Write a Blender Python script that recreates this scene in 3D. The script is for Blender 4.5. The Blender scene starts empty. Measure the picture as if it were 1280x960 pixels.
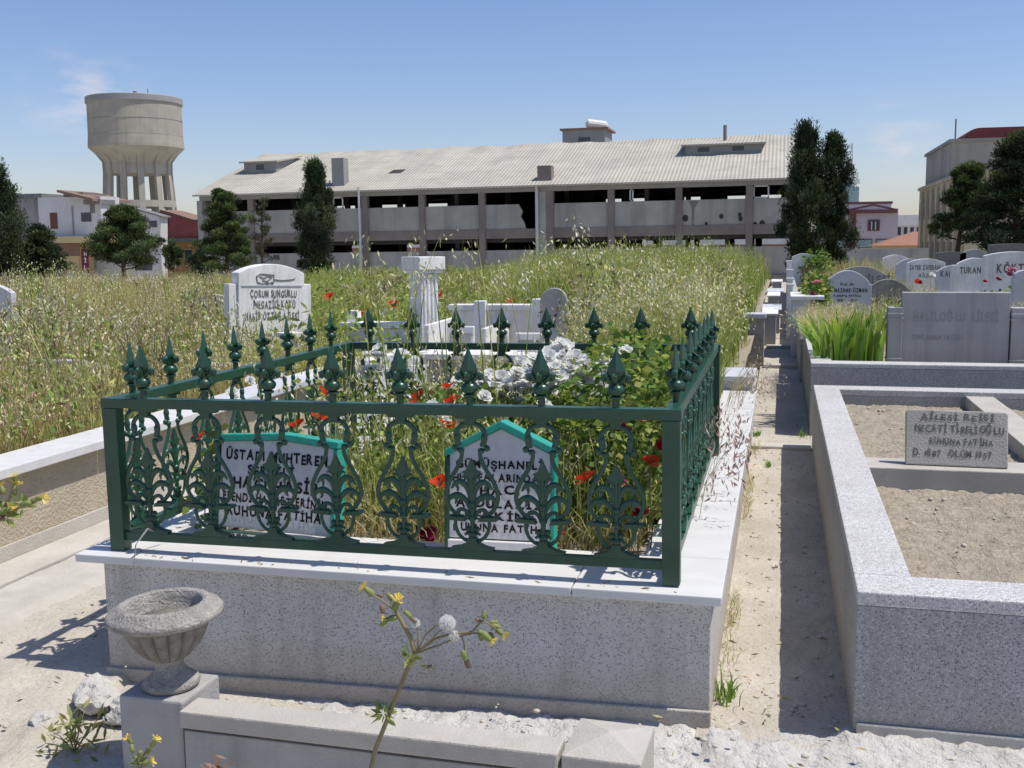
import bpy, bmesh, math, random
import numpy as np
from mathutils import Vector, Matrix
random.seed(7); rng = np.random.default_rng(7)
sc = bpy.context.scene
COL = sc.collection
PI = math.pi
# ------------------------------------------------------------------ camera
F_PX, EYE = 1350.0, 1.6
YAW = math.atan(337/F_PX); PITCH = math.atan(176/F_PX); ROLL = 0.010
cf = Vector((-math.sin(YAW)*math.cos(PITCH), math.cos(YAW)*math.cos(PITCH), -math.sin(PITCH)))
cr = Vector((math.cos(YAW), math.sin(YAW), 0)); cu = cr.cross(cf)
r2 = cr*math.cos(ROLL)-cu*math.sin(ROLL); u2 = cr*math.sin(ROLL)+cu*math.cos(ROLL)
cr, cu = r2, u2
cam = bpy.data.cameras.new('camera'); cam.sensor_width = 36; cam.lens = F_PX/1280*36
cam.clip_start = 0.05; cam.clip_end = 5000
cam_o = bpy.data.objects.new('camera', cam); COL.objects.link(cam_o)
m = Matrix((cr, cu, -cf)).transposed().to_4x4(); m.translation = (0, 0, EYE)
cam_o.matrix_world = m; sc.camera = cam_o
def at(px, py, Y):
    """world point seen at photo position (px,py) standing at distance Y along the path"""
    d = cf+cr*((px-640)/F_PX)-cu*((py-480)/F_PX)
    return Vector((0, 0, EYE))+d*(Y/d.y)
# ------------------------------------------------------------------ light
EL, AZ = math.radians(65), math.radians(3)          # AZ: from +X towards +Y
sv = Vector((math.cos(EL)*math.cos(AZ), math.cos(EL)*math.sin(AZ), math.sin(EL)))
sun = bpy.data.lights.new('sun', 'SUN'); sun.energy = 4.6; sun.angle = math.radians(.5); sun.color = (1, .955, .88)
so = bpy.data.objects.new('sun', sun); COL.objects.link(so); so.rotation_euler = sv.to_track_quat('Z', 'Y').to_euler()
so.location = (10, 0, 30)
w = bpy.data.worlds.new('World'); sc.world = w; w.use_nodes = True
nt = w.node_tree; nt.nodes.clear()
def N(nt, t, **k):
    n = nt.nodes.new(t)
    for a, b in k.items(): setattr(n, a, b)
    return n
sky = N(nt, 'ShaderNodeTexSky', sky_type='NISHITA', sun_disc=False)
sky.sun_elevation = EL; sky.sun_rotation = PI/2-AZ; sky.air_density = 1.0; sky.dust_density = 0.7; sky.ozone_density = 2.5
bg = N(nt, 'ShaderNodeBackground'); bg.inputs[1].default_value = SKY_STRENGTH = 0.12
wo = N(nt, 'ShaderNodeOutputWorld')
tc = N(nt, 'ShaderNodeTexCoord')
def cloud(direction, cosw, amt, prev):
    d = N(nt, 'ShaderNodeVectorMath', operation='DISTANCE'); d.inputs[1].default_value = direction
    mp = N(nt, 'ShaderNodeMapping'); mp.inputs['Scale'].default_value = (1, 1, 1.0)
    ns = N(nt, 'ShaderNodeTexNoise'); ns.inputs['Scale'].default_value = 26; ns.inputs['Detail'].default_value = 4
    mp2 = N(nt, 'ShaderNodeMapping'); mp2.inputs['Scale'].default_value = (1, 1, 2.6)
    nt.links.new(tc.outputs['Generated'], mp.inputs[0]); nt.links.new(mp.outputs[0], d.inputs[0])
    nt.links.new(tc.outputs['Generated'], mp2.inputs[0]); nt.links.new(mp2.outputs[0], ns.inputs[0])
    a = N(nt, 'ShaderNodeMapRange'); a.inputs[1].default_value = cosw; a.inputs[2].default_value = 0; a.inputs[3].default_value = 0; a.inputs[4].default_value = 1
    nt.links.new(d.outputs['Value'], a.inputs[0])
    b = N(nt, 'ShaderNodeMapRange'); b.inputs[1].default_value = .42; b.inputs[2].default_value = .68
    nt.links.new(ns.outputs['Fac'], b.inputs[0])
    c = N(nt, 'ShaderNodeMath', operation='MULTIPLY'); nt.links.new(a.outputs[0], c.inputs[0]); nt.links.new(b.outputs[0], c.inputs[1])
    c2 = N(nt, 'ShaderNodeMath', operation='MULTIPLY'); nt.links.new(c.outputs[0], c2.inputs[0]); c2.inputs[1].default_value = amt
    mx = N(nt, 'ShaderNodeMix', data_type='RGBA'); nt.links.new(c2.outputs[0], mx.inputs[0])
    nt.links.new(prev, mx.inputs[6]); mx.inputs[7].default_value = (7.2, 6.6, 6.8, 1)
    return mx.outputs[2]
hs = N(nt, 'ShaderNodeHueSaturation'); hs.inputs['Saturation'].default_value = 1.12; hs.inputs['Value'].default_value = 1.0; hs.inputs['Hue'].default_value = .5
nt.links.new(sky.outputs[0], hs.inputs['Color'])
tn = N(nt, 'ShaderNodeMix', data_type='RGBA', blend_type='MULTIPLY'); tn.inputs[0].default_value = 1; tn.inputs[7].default_value = (1.07, 1.0, 1.12, 1)
nt.links.new(hs.outputs[0], tn.inputs[6]); o = tn.outputs[2]
def dirn(px, py):
    return (at(px, py, 10)-Vector((0, 0, EYE))).normalized()
for (px, py, s, a) in ((85, 122, .035, .6), (135, 118, .03, .4), (1122, 180, .035, .45)):
    o = cloud(dirn(px, py), s*1.3, a, o)
nt.links.new(o, bg.inputs[0]); nt.links.new(bg.outputs[0], wo.inputs[0])
sc.view_settings.view_transform = 'Standard'; sc.view_settings.look = 'None'; sc.view_settings.exposure = 0; sc.view_settings.gamma = 1
sc.cycles.max_bounces = 6; sc.cycles.diffuse_bounces = 3; sc.cycles.transmission_bounces = 3; sc.cycles.use_denoising = True
# ------------------------------------------------------------------ materials
def rgba(c): return (c[0], c[1], c[2], 1)
def material(name, c1, c2=None, scale=4., rough=.85, bump=0., bscale=60., specks=None, sscale=90., stain=None, stscale=1.3,
             metallic=0., spec=.3, stretch=(1, 1, 1), detail=6, speck_amt=1.0, drip=None, splash=None):
    mt = bpy.data.materials.new(name); mt.use_nodes = True; t = mt.node_tree; t.nodes.clear(); L = t.links.new
    out = N(t, 'ShaderNodeOutputMaterial'); p = N(t, 'ShaderNodeBsdfPrincipled'); L(p.outputs[0], out.inputs[0])
    p.inputs['Roughness'].default_value = rough; p.inputs['Metallic'].default_value = metallic; p.inputs['Specular IOR Level'].default_value = spec
    co = N(t, 'ShaderNodeTexCoord'); mp = N(t, 'ShaderNodeMapping'); mp.inputs['Scale'].default_value = stretch
    L(co.outputs['Object'], mp.inputs[0])
    def noise(s, d=detail, vec=None):
        n = N(t, 'ShaderNodeTexNoise'); n.inputs['Scale'].default_value = s; n.inputs['Detail'].default_value = d; n.inputs['Roughness'].default_value = .62
        L(vec or mp.outputs[0], n.inputs['Vector']); return n.outputs['Fac']
    def ramp(fac, stops, const=False):
        r = N(t, 'ShaderNodeValToRGB'); r.color_ramp.interpolation = 'CONSTANT' if const else 'LINEAR'
        e = r.color_ramp.elements
        e[0].position, e[0].color = stops[0][0], rgba(stops[0][1]); e[1].position, e[1].color = stops[1][0], rgba(stops[1][1])
        for s in stops[2:]:
            q = e.new(s[0]); q.color = rgba(s[1])
        L(fac, r.inputs[0]); return r.outputs[0]
    def mix(a, b, f, mode='MIX'):
        x = N(t, 'ShaderNodeMix', data_type='RGBA', blend_type=mode)
        if hasattr(f, 'is_linked'): L(f, x.inputs[0])
        else: x.inputs[0].default_value = f
        L(a, x.inputs[6])
        if hasattr(b, 'is_linked'): L(b, x.inputs[7])
        else: x.inputs[7].default_value = rgba(b)
        return x.outputs[2]
    c2 = c2 or tuple(v*.82 for v in c1)
    c = ramp(noise(scale), [(.32, c2), (.68, c1)])
    if specks:
        v = N(t, 'ShaderNodeTexVoronoi'); v.inputs['Scale'].default_value = sscale; v.inputs['Randomness'].default_value = 1
        dn = N(t, 'ShaderNodeTexNoise'); dn.inputs['Scale'].default_value = sscale*1.1; dn.inputs['Detail'].default_value = 2; L(mp.outputs[0], dn.inputs['Vector'])
        dv = N(t, 'ShaderNodeVectorMath', operation='SCALE'); dv.inputs['Scale'].default_value = 1.1/sscale; L(dn.outputs['Color'], dv.inputs[0])
        da = N(t, 'ShaderNodeVectorMath', operation='ADD'); L(mp.outputs[0], da.inputs[0]); L(dv.outputs[0], da.inputs[1])
        L(da.outputs[0], v.inputs['Vector'])
        sp = N(t, 'ShaderNodeSeparateColor'); L(v.outputs['Color'], sp.inputs[0])
        stops = []; pos = 0
        for fr, colr in specks:
            stops.append((pos, colr)); pos += fr
        sc_ = ramp(sp.outputs[0], stops, True)
        # keep a mortar border round each chip
        lt = N(t, 'ShaderNodeMapRange'); lt.inputs[1].default_value = .38; lt.inputs[2].default_value = .5
        lt.inputs[3].default_value = speck_amt; lt.inputs[4].default_value = 0
        L(v.outputs['Distance'], lt.inputs[0])
        c = mix(c, sc_, lt.outputs[0])
    if stain:
        f = noise(stscale, 5)
        r = N(t, 'ShaderNodeMapRange'); r.inputs[1].default_value = .45; r.inputs[2].default_value = .75; r.inputs[3].default_value = 0; r.inputs[4].default_value = stain[1]
        L(f, r.inputs[0]); c = mix(c, stain[0], r.outputs[0])
    if drip:
        mp3 = N(t, 'ShaderNodeMapping'); mp3.inputs['Scale'].default_value = (1, 1, .06); L(co.outputs['Object'], mp3.inputs[0])
        f = noise(drip[2], 3, mp3.outputs[0])
        r = N(t, 'ShaderNodeMapRange'); r.inputs[1].default_value = .5; r.inputs[2].default_value = .72; r.inputs[3].default_value = 0; r.inputs[4].default_value = drip[1]
        L(f, r.inputs[0]); c = mix(c, drip[0], r.outputs[0])
    if splash:                          # soil splashed up from the ground: (colour, height, amount)
        sx = N(t, 'ShaderNodeSeparateXYZ'); L(co.outputs['Object'], sx.inputs[0])
        ns = noise(7, 5); ad = N(t, 'ShaderNodeMath', operation='MULTIPLY_ADD'); L(ns, ad.inputs[0]); ad.inputs[1].default_value = -splash[1]*1.6; L(sx.outputs['Z'], ad.inputs[2])
        r = N(t, 'ShaderNodeMapRange'); r.inputs[1].default_value = -splash[1]*.8; r.inputs[2].default_value = splash[1]*.5; r.inputs[3].default_value = splash[2]; r.inputs[4].default_value = 0
        L(ad.outputs[0], r.inputs[0]); c = mix(c, splash[0], r.outputs[0])
    L(c, p.inputs['Base Color'])
    if bump:
        b = N(t, 'ShaderNodeBump'); b.inputs['Strength'].default_value = bump; b.inputs['Distance'].default_value = .02
        L(noise(bscale, 4), b.inputs['Height']); L(b.outputs[0], p.inputs['Normal'])
    return mt
def leaf_material(name, trans=.35, rough=.55, tint=(1.25, 1.3, .75)):
    mt = bpy.data.materials.new(name); mt.use_nodes = True; t = mt.node_tree; t.nodes.clear(); L = t.links.new
    out = N(t, 'ShaderNodeOutputMaterial'); at_ = N(t, 'ShaderNodeAttribute', attribute_name='Col')
    d = N(t, 'ShaderNodeBsdfPrincipled'); d.inputs['Roughness'].default_value = rough; d.inputs['Specular IOR Level'].default_value = .2
    tr = N(t, 'ShaderNodeBsdfTranslucent'); mx = N(t, 'ShaderNodeMixShader'); mx.inputs[0].default_value = trans
    L(at_.outputs['Color'], d.inputs['Base Color'])
    g = N(t, 'ShaderNodeMix', data_type='RGBA', blend_type='MULTIPLY'); g.inputs[0].default_value = 1; g.inputs[7].default_value = rgba(tint)
    L(at_.outputs['Color'], g.inputs[6]); L(g.outputs[2], tr.inputs['Color'])
    L(d.outputs[0], mx.inputs[1]); L(tr.outputs[0], mx.inputs[2]); L(mx.outputs[0], out.inputs[0])
    return mt
K = {}
def mat(key, *a, **k): K[key] = material(key, *a, **k)
mat('mosaic', (.75, .72, .67), (.65, .62, .575), 3, specks=[(.24, (.20, .20, .205)), (.22, (.42, .41, .40)), (.28, (.62, .61, .59)), (.3, (.76, .75, .72))], sscale=150, bump=.6, bscale=150, stain=((.42, .38, .31), .55), speck_amt=.85, drip=((.34, .32, .29), .4, 9), splash=((.40, .35, .27), .16, .6))
mat('terrazzo_shaded', (.42, .415, .41), (.34, .335, .33), 4, specks=[(.30, (.14, .14, .15)), (.2, (.28, .275, .275)), (.22, (.42, .41, .41)), (.28, (.58, .57, .56))], sscale=150, bump=.3, bscale=190, stain=((.28, .26, .23), .5), speck_amt=.9, rough=.8, drip=((.27, .26, .24), .4, 8), splash=((.36, .31, .24), .14, .55))  # darker terrazzo copy: shade of the upright faces put into the colour
mat('terrazzo', (.55, .54, .53), (.46, .45, .44), 4, specks=[(.30, (.2, .2, .205)), (.25, (.42, .41, .40)), (.45, (.74, .73, .70))], sscale=150, bump=.25, bscale=200, stain=((.35, .32, .28), .35), speck_amt=.85, rough=.7)
mat('marble', (.70, .69, .67), (.60, .595, .58), 2.5, rough=.45, stain=((.5, .49, .48), .35), stscale=3, stretch=(1, 3, 3), bump=.05, spec=.4)
mat('white_stone', (.84, .83, .81), (.74, .73, .71), 5, rough=.6, stain=((.42, .41, .37), .45), stscale=4, bump=.15, drip=((.4, .39, .35), .4, 14))
mat('grey_stone', (.44, .43, .415), (.35, .345, .335), 6, rough=.85, stain=((.26, .25, .22), .5), stscale=3, bump=.3, bscale=90, drip=((.27, .26, .24), .5, 11))
mat('mossy_stone', (.36, .36, .32), (.25, .26, .21), 9, rough=.9, stain=((.16, .17, .11), .7), stscale=5, bump=.4, drip=((.15, .15, .12), .5, 12))
mat('pale_stone', (.56, .57, .6), (.5, .51, .54), 4, rough=.6, stain=((.4, .4, .4), .4), bump=.1)
mat('dark_stone', (.2, .2, .195), (.14, .14, .135), 8, rough=.85, stain=((.3, .3, .28), .4), bump=.3)
mat('slab_stone', (.52, .485, .43), (.42, .395, .345), 12, rough=.85, stain=((.26, .25, .22), .5), stscale=6, bump=.35, bscale=120)
mat('lichen_stone', (.52, .49, .44), (.33, .31, .28), 26, rough=.92, stain=((.2, .19, .17), .7), stscale=9, bump=.9, bscale=110, specks=[(.3, (.24, .23, .21)), (.3, (.45, .43, .4)), (.4, (.6, .57, .52))], sscale=170, speck_amt=.45)
mat('urn_bowl_shaded', (.34, .32, .28), (.2, .19, .17), 22, rough=.95, stain=((.13, .125, .11), .6), stscale=9, bump=.7, bscale=110)  # darker than foot and rim: the bowl's shade is put into its colour
mat('concrete', (.54, .515, .465), (.44, .415, .37), 5, rough=.92, bump=.35, bscale=80, stain=((.36, .32, .26), .6), stscale=2)
mat('render_wall', (.56, .49, .37), (.46, .40, .29), 7, rough=.95, bump=1.0, bscale=55, stain=((.42, .36, .26), .5))
mat('plaster', (.60, .585, .55), (.45, .435, .40), 9, rough=.95, bump=1.0, bscale=40, stain=((.45, .41, .35), .6), stscale=5)
mat('soil', (.40, .355, .27), (.28, .245, .185), 14, rough=1, bump=1.0, bscale=50, specks=[(.3, (.26, .21, .15)), (.35, (.36, .3, .22)), (.35, (.47, .4, .31))], sscale=55, speck_amt=.6)
mat('dirt', (.54, .50, .425), (.42, .385, .32), 3.2, rough=1, bump=.7, bscale=45, stain=((.33, .28, .2), .5), stscale=1.1, specks=[(.25, (.3, .26, .2)), (.45, (.48, .43, .35)), (.3, (.62, .57, .48))], sscale=75, speck_amt=.4)
mat('green_paint', (.016, .078, .044), (.011, .055, .031), 9, rough=.32, bump=.06, bscale=70, spec=.5, stain=((.03, .075, .055), .6), stscale=14, drip=((.06, .045, .03), .25, 30))
mat('turquoise_paint', (.03, .36, .28), (.02, .30, .23), 8, rough=.45, bump=.12, stain=((.10, .34, .27), .4), stscale=15)
mat('white_panel', (.72, .71, .73), (.62, .61, .63), 6, rough=.55, stain=((.5, .49, .48), .5), stscale=9, bump=.08)
mat('black_paint', (.012, .012, .012), rough=.5)
mat('worn_letter', (.10, .10, .095), (.19, .185, .17), 30, rough=.8)
mat('faint_letter', (.27, .265, .255), (.34, .335, .32), 30, rough=.85)
mat('factory_wall', (.37, .365, .325), (.29, .29, .26), .6, rough=.95, stain=((.24, .245, .235), .75), stscale=.35, drip=((.17, .15, .13), .6, .9))
mat('factory_beam', (.215, .185, .162), (.16, .14, .125), .6, rough=.95, stain=((.3, .27, .24), .5), stscale=.4)
mat('factory_fascia', (.3, .3, .29), (.24, .24, .235), .5, rough=.9)
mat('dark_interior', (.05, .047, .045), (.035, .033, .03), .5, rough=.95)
mat('tower_concrete', (.42, .39, .315), (.33, .305, .25), .25, rough=.92, stain=((.2, .195, .175), .75), stscale=.12, drip=((.22, .215, .2), .55, .8))
mat('white_wash', (.62, .62, .62), (.52, .52, .515), .5, rough=.9, stain=((.45, .44, .42), .4), stscale=.4, drip=((.38, .37, .35), .4, 1.2))
mat('yellow_wall', (.58, .46, .24), (.5, .40, .21), .5, rough=.9)
mat('orange_wall', (.52, .31, .13), (.44, .26, .11), .5, rough=.9)
mat('red_wall', (.42, .12, .10), (.34, .10, .085), .8, rough=.9, stain=((.5, .25, .2), .3))
mat('brown_roof', (.26, .17, .13), (.2, .13, .1), 1.2, rough=.9)
mat('tile_roof', (.34, .17, .12), (.27, .14, .1), 2, rough=.9)
mat('brown_shutter', (.16, .065, .045), rough=.6)
mat('dark_glass', (.035, .042, .05), (.05, .06, .07), .8, rough=.2, spec=.6)
mat('sign_red', (.16, .02, .03), rough=.5)
mat('sign_white', (.75, .74, .72), rough=.6)
mat('pink_wall', (.50, .45, .48), (.45, .405, .43), .3, rough=.9)
mat('maroon_roof', (.20, .055, .05), rough=.8)
mat('pebble', (.56, .51, .43), (.42, .37, .3), 40, rough=.95)
mat('pink_trim', (.19, .09, .09), rough=.9)
mat('green_glass', (.22, .34, .34), (.28, .40, .40), .2, rough=.25, spec=.5)
mat('ochre_concrete', (.48, .42, .29), (.39, .34, .235), .3, rough=.92, drip=((.22, .2, .16), .5, .7))
mat('metal_pale', (.55, .56, .56), rough=.5)
mat('bark', (.12, .085, .06), (.07, .05, .035), 8, rough=1, bump=.8, bscale=20, stretch=(1, 1, .3))
mat('terracotta', (.12, .035, .028), rough=.8)
mat('seed_white', (.8, .8, .78), rough=.9)
K['leaf'] = leaf_material('leaf'); K['petal'] = leaf_material('petal', .45, .5, (1, 1, 1)); K['straw'] = leaf_material('straw', .25, .7); K['needle'] = leaf_material('needle', .12, .6)
def roof_material():
    mt = material('corrugated_roof', (.53, .50, .42), (.45, .425, .355), .35, rough=.85, stain=((.36, .335, .28), .7), stscale=.16, drip=((.33, .3, .25), .45, .7))
    t = mt.node_tree; p = next(n for n in t.nodes if n.type == 'BSDF_PRINCIPLED'); L = t.links.new
    co = N(t, 'ShaderNodeTexCoord'); wv = N(t, 'ShaderNodeTexWave', wave_type='BANDS', bands_direction='X'); wv.inputs['Scale'].default_value = 1.1; wv.inputs['Distortion'].default_value = .15
    L(co.outputs['Object'], wv.inputs[0])
    src = p.inputs['Base Color'].links[0].from_socket
    mx = N(t, 'ShaderNodeMix', data_type='RGBA', blend_type='MULTIPLY'); mx.inputs[0].default_value = .55
    r = N(t, 'ShaderNodeMapRange'); r.inputs[3].default_value = .62; L(wv.outputs['Fac'], r.inputs[0]); L(src, mx.inputs[6]); L(r.outputs[0], mx.inputs[7])
    w2 = N(t, 'ShaderNodeTexWave', wave_type='BANDS', bands_direction='Y', wave_profile='SAW'); w2.inputs['Scale'].default_value = .16
    L(co.outputs['Object'], w2.inputs[0])
    r3 = N(t, 'ShaderNodeMapRange'); r3.inputs[1].default_value = .85; r3.inputs[2].default_value = 1; r3.inputs[3].default_value = 1; r3.inputs[4].default_value = .8; L(w2.outputs['Fac'], r3.inputs[0])
    m3 = N(t, 'ShaderNodeMix', data_type='RGBA', blend_type='MULTIPLY'); m3.inputs[0].default_value = .6; L(mx.outputs[2], m3.inputs[6]); L(r3.outputs[0], m3.inputs[7])
    L(m3.outputs[2], p.inputs['Base Color'])
    b = N(t, 'ShaderNodeBump'); b.inputs['Strength'].default_value = .6; b.inputs['Distance'].default_value = .06; L(wv.outputs['Fac'], b.inputs['Height']); L(b.outputs[0], p.inputs['Normal'])
    return mt
K['roof'] = roof_material()
# ------------------------------------------------------------------ object helpers
def link(name, mesh, m_, parent=None, smooth=False):
    o = bpy.data.objects.new(name, mesh); COL.objects.link(o)
    if m_ is not None: mesh.materials.append(K[m_] if isinstance(m_, str) else m_)
    if parent is not None: o.parent = parent
    if smooth:
        mesh.polygons.foreach_set('use_smooth', [True]*len(mesh.polygons))
    return o
def thing(name, label, cat, loc=(0, 0, 0), rotz=0, group=None):
    o = bpy.data.objects.new(name, None); COL.objects.link(o); o.location = loc; o.rotation_euler = (0, 0, rotz)
    o.empty_display_size = .1
    return tag(o, label, cat, group)
def tag(o, label, cat, group=None):
    o['label'] = label; o['category'] = cat
    if group: o['group'] = group
    return o
def kind(o, k): o['kind'] = k; return o
class MB:
    def __init__(s): s.v = []; s.f = []
    def add(s, v, f):
        b = len(s.v); s.v += [tuple(p) for p in v]; s.f += [tuple(b+i for i in q) for q in f]; return s
    def box(s, x0, x1, y0, y1, z0, z1, M=None):
        v = [Vector(p) for p in ((x0, y0, z0), (x1, y0, z0), (x1, y1, z0), (x0, y1, z0), (x0, y0, z1), (x1, y0, z1), (x1, y1, z1), (x0, y1, z1))]
        if M is not None: v = [M @ p for p in v]
        return s.add(v, [(3, 2, 1, 0), (4, 5, 6, 7), (0, 1, 5, 4), (1, 2, 6, 5), (2, 3, 7, 6), (3, 0, 4, 7)])
    def prism(s, poly, y0, y1):               # poly: (x,z) anticlockwise seen from the front (-Y)
        n = len(poly)
        v = [(x, y0, z) for x, z in poly]+[(x, y1, z) for x, z in poly]
        f = [tuple(range(n)), tuple(range(2*n-1, n-1, -1))]+[(i, i+n, (i+1) % n+n, (i+1) % n) for i in range(n)]
        return s.add(v, f)
    def prism_z(s, poly, z0, z1):
        n = len(poly)
        v = [(x, y, z0) for x, y in poly]+[(x, y, z1) for x, y in poly]
        f = [tuple(range(n-1, -1, -1)), tuple(range(n, 2*n))]+[(i, (i+1) % n, (i+1) % n+n, i+n) for i in range(n)]
        return s.add(v, f)
    def tube(s, path, rad, n=8, flat=1.0, cap=True):
        P = [Vector(p) for p in path]; R = rad if hasattr(rad, '__len__') else [rad]*len(P)
        v = []; f = []; up = None
        for i, p in enumerate(P):
            d = (P[min(i+1, len(P)-1)]-P[max(i-1, 0)])
            d = d.normalized() if d.length > 1e-9 else Vector((0, 0, 1))
            if up is None: up = Vector((0, 1, 0)) if abs(d.y) < .9 else Vector((1, 0, 0))
            a = (up-d*up.dot(d)).normalized(); up = a; b = d.cross(a)
            for k in range(n):
                t = 2*PI*k/n; v.append(p+a*(R[i]*flat*math.cos(t))+b*(R[i]*math.sin(t)))
        for i in range(len(P)-1):
            for k in range(n):
                f.append((i*n+k, i*n+(k+1) % n, (i+1)*n+(k+1) % n, (i+1)*n+k))
        if cap: f += [tuple(range(n-1, -1, -1)), tuple((len(P)-1)*n+k for k in range(n))]
        return s.add(v, f)
    def lathe(s, prof, n=24, c=(0, 0, 0), flute=0, fl_n=0, fl_rng=(0, 0)):
        v = []; f = []
        for i, (r, z) in enumerate(prof):
            for k in range(n):
                t = 2*PI*k/n; rr = r
                if flute and fl_rng[0] <= i <= fl_rng[1]: rr = r*(1-flute+flute*abs(math.cos(fl_n*t/2))**.6)
                v.append((c[0]+rr*math.cos(t), c[1]+rr*math.sin(t), c[2]+z))
        for i in range(len(prof)-1):
            for k in range(n):
                f.append((i*n+k, i*n+(k+1) % n, (i+1)*n+(k+1) % n, (i+1)*n+k))
        f += [tuple(range(n-1, -1, -1)), tuple((len(prof)-1)*n+k for k in range(n))]
        return s.add(v, f)
    def ball(s, c, r, n=8, m=5, sq=(1, 1, 1)):
        prof = [(max(.001, r*math.sin(PI*i/m)), -r*math.cos(PI*i/m)) for i in range(m+1)]
        b = MB().lathe(prof, n)
        return s.add([(c[0]+p[0]*sq[0], c[1]+p[1]*sq[1], c[2]+p[2]*sq[2]) for p in b.v], b.f)
    def xform(s, M): s.v = [tuple(M @ Vector(p)) for p in s.v]; return s
    def mesh(s, name, bevel=0, seg=2, jitter=0):
        me = bpy.data.meshes.new(name); me.from_pydata(s.v, [], s.f); me.validate()
        if bevel:
            bm = bmesh.new(); bm.from_mesh(me); bmesh.ops.remove_doubles(bm, verts=bm.verts, dist=1e-5)
            es = [e for e in bm.edges if len(e.link_faces) == 2 and e.calc_face_angle(0) > .5]
            bmesh.ops.bevel(bm, geom=es, offset=bevel, segments=seg, affect='EDGES', profile=.6, clamp_overlap=True)
            bm.to_mesh(me); bm.free()
        return me
    def build(s, name, m_, parent=None, bevel=0, seg=2, smooth=False):
        return link(name, s.mesh(name, bevel, seg), m_, parent, smooth)
def np_mesh(name, V, faces, C=None):
    """V (n,3); faces list of int arrays (m,k)"""
    me = bpy.data.meshes.new(name); me.vertices.add(len(V)); me.vertices.foreach_set('co', np.ascontiguousarray(V, dtype=np.float32).ravel())
    lt = np.concatenate([np.full(len(f), f.shape[1]) for f in faces]).astype(np.int32)
    li = np.concatenate([f.ravel() for f in faces]).astype(np.int32)
    ls = np.concatenate([[0], np.cumsum(lt)[:-1]]).astype(np.int32)
    me.loops.add(len(li)); me.loops.foreach_set('vertex_index', li)
    me.polygons.add(len(lt)); me.polygons.foreach_set('loop_start', ls); me.polygons.foreach_set('loop_total', lt)
    if C is not None:
        a = me.color_attributes.new('Col', 'FLOAT_COLOR', 'POINT')
        cc = np.ones((len(V), 4), np.float32); cc[:, :3] = np.clip(C, 0, 1); a.data.foreach_set('color', cc.ravel())
    me.update(calc_edges=True)
    return me
class Leafy:
    """collects blades, leaves and petals as numpy arrays -> one mesh"""
    def __init__(s): s.V = []; s.C = []; s.Q = []; s.T = []; s.n = 0
    def _push(s, V, C, quads=None, tris=None):
        if quads is not None: s.Q.append(quads+s.n)
        if tris is not None: s.T.append(tris+s.n)
        s.V.append(V); s.C.append(C); s.n += len(V)
    def leaves(s, P, D, L, W, C, fold=.0):
        n = len(P)
        if n == 0: return s
        D = D/np.maximum(np.linalg.norm(D, axis=1, keepdims=True), 1e-6)
        S = np.cross(D, rng.normal(size=(n, 3))); S /= np.maximum(np.linalg.norm(S, axis=1, keepdims=True), 1e-6)
        L = np.broadcast_to(L, (n,))[:, None]; W = np.broadcast_to(W, (n,))[:, None]
        V = np.stack([P, P+D*L*.45+S*W/2, P+D*L, P+D*L*.45-S*W/2], 1).reshape(-1, 3)
        s._push(V, np.repeat(C, 4, 0), np.arange(n*4).reshape(n, 4)); return s
    def blades(s, P, H, Wd, AZ, LEAN, Cb, Ct):
        n = len(P)
        if n == 0: return None
        H = np.broadcast_to(H, (n,)); Wd = np.broadcast_to(Wd, (n,)); LEAN = np.broadcast_to(LEAN, (n,))
        ts = np.array([0, .4, .75, 1.]); wf = np.array([.8, 1., .7, .08])
        dx, dy = np.cos(AZ), np.sin(AZ); fa = rng.uniform(0, 2*PI, n); sx, sy = np.cos(fa), np.sin(fa)
        V = np.zeros((n, 8, 3)); C = np.zeros((n, 8, 3))
        for i, t in enumerate(ts):
            off = LEAN*H*t**2.2; z = H*(t-.35*np.minimum(LEAN, 1)**2*t**3)
            for j, sg in enumerate((-1, 1)):
                V[:, i*2+j, 0] = P[:, 0]+dx*off+sg*sx*Wd*wf[i]/2
                V[:, i*2+j, 1] = P[:, 1]+dy*off+sg*sy*Wd*wf[i]/2
                V[:, i*2+j, 2] = P[:, 2]+z
                C[:, i*2+j] = Cb*(1-t)+Ct*t
        q = np.array([[0, 1, 3, 2], [2, 3, 5, 4], [4, 5, 7, 6]])
        Q = (np.arange(n)[:, None, None]*8+q[None]).reshape(-1, 4)
        s._push(V.reshape(-1, 3), C.reshape(-1, 3), Q)
        tip = np.stack([P[:, 0]+dx*LEAN*H, P[:, 1]+dy*LEAN*H, P[:, 2]+H*(1-.35*np.minimum(LEAN, 1)**2)], 1)
        return tip
    def mesh(s, name): return np_mesh(name, np.concatenate(s.V), [np.concatenate(s.Q)]+([np.concatenate(s.T)] if s.T else []), np.concatenate(s.C))
    def build(s, name, m_, parent=None): return link(name, s.mesh(name), m_, parent)
def U(a, b, n=None): return rng.uniform(a, b, n)
def cvar(c, n, v=.25, hv=.08):
    c = np.array(c)[None]*np.ones((n, 1)); return np.clip(c*(1+U(-v, v, (n, 1)))*(1+rng.normal(0, hv, (n, 3))), .003, .95)
def cmix(cs, n, p=None, v=.2):
    cs = np.array(cs); i = rng.choice(len(cs), n, p=p); return np.clip(cs[i]*(1+U(-v, v, (n, 1)))*(1+rng.normal(0, .05, (n, 3))), .003, .95)
_fonts = {}
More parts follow.
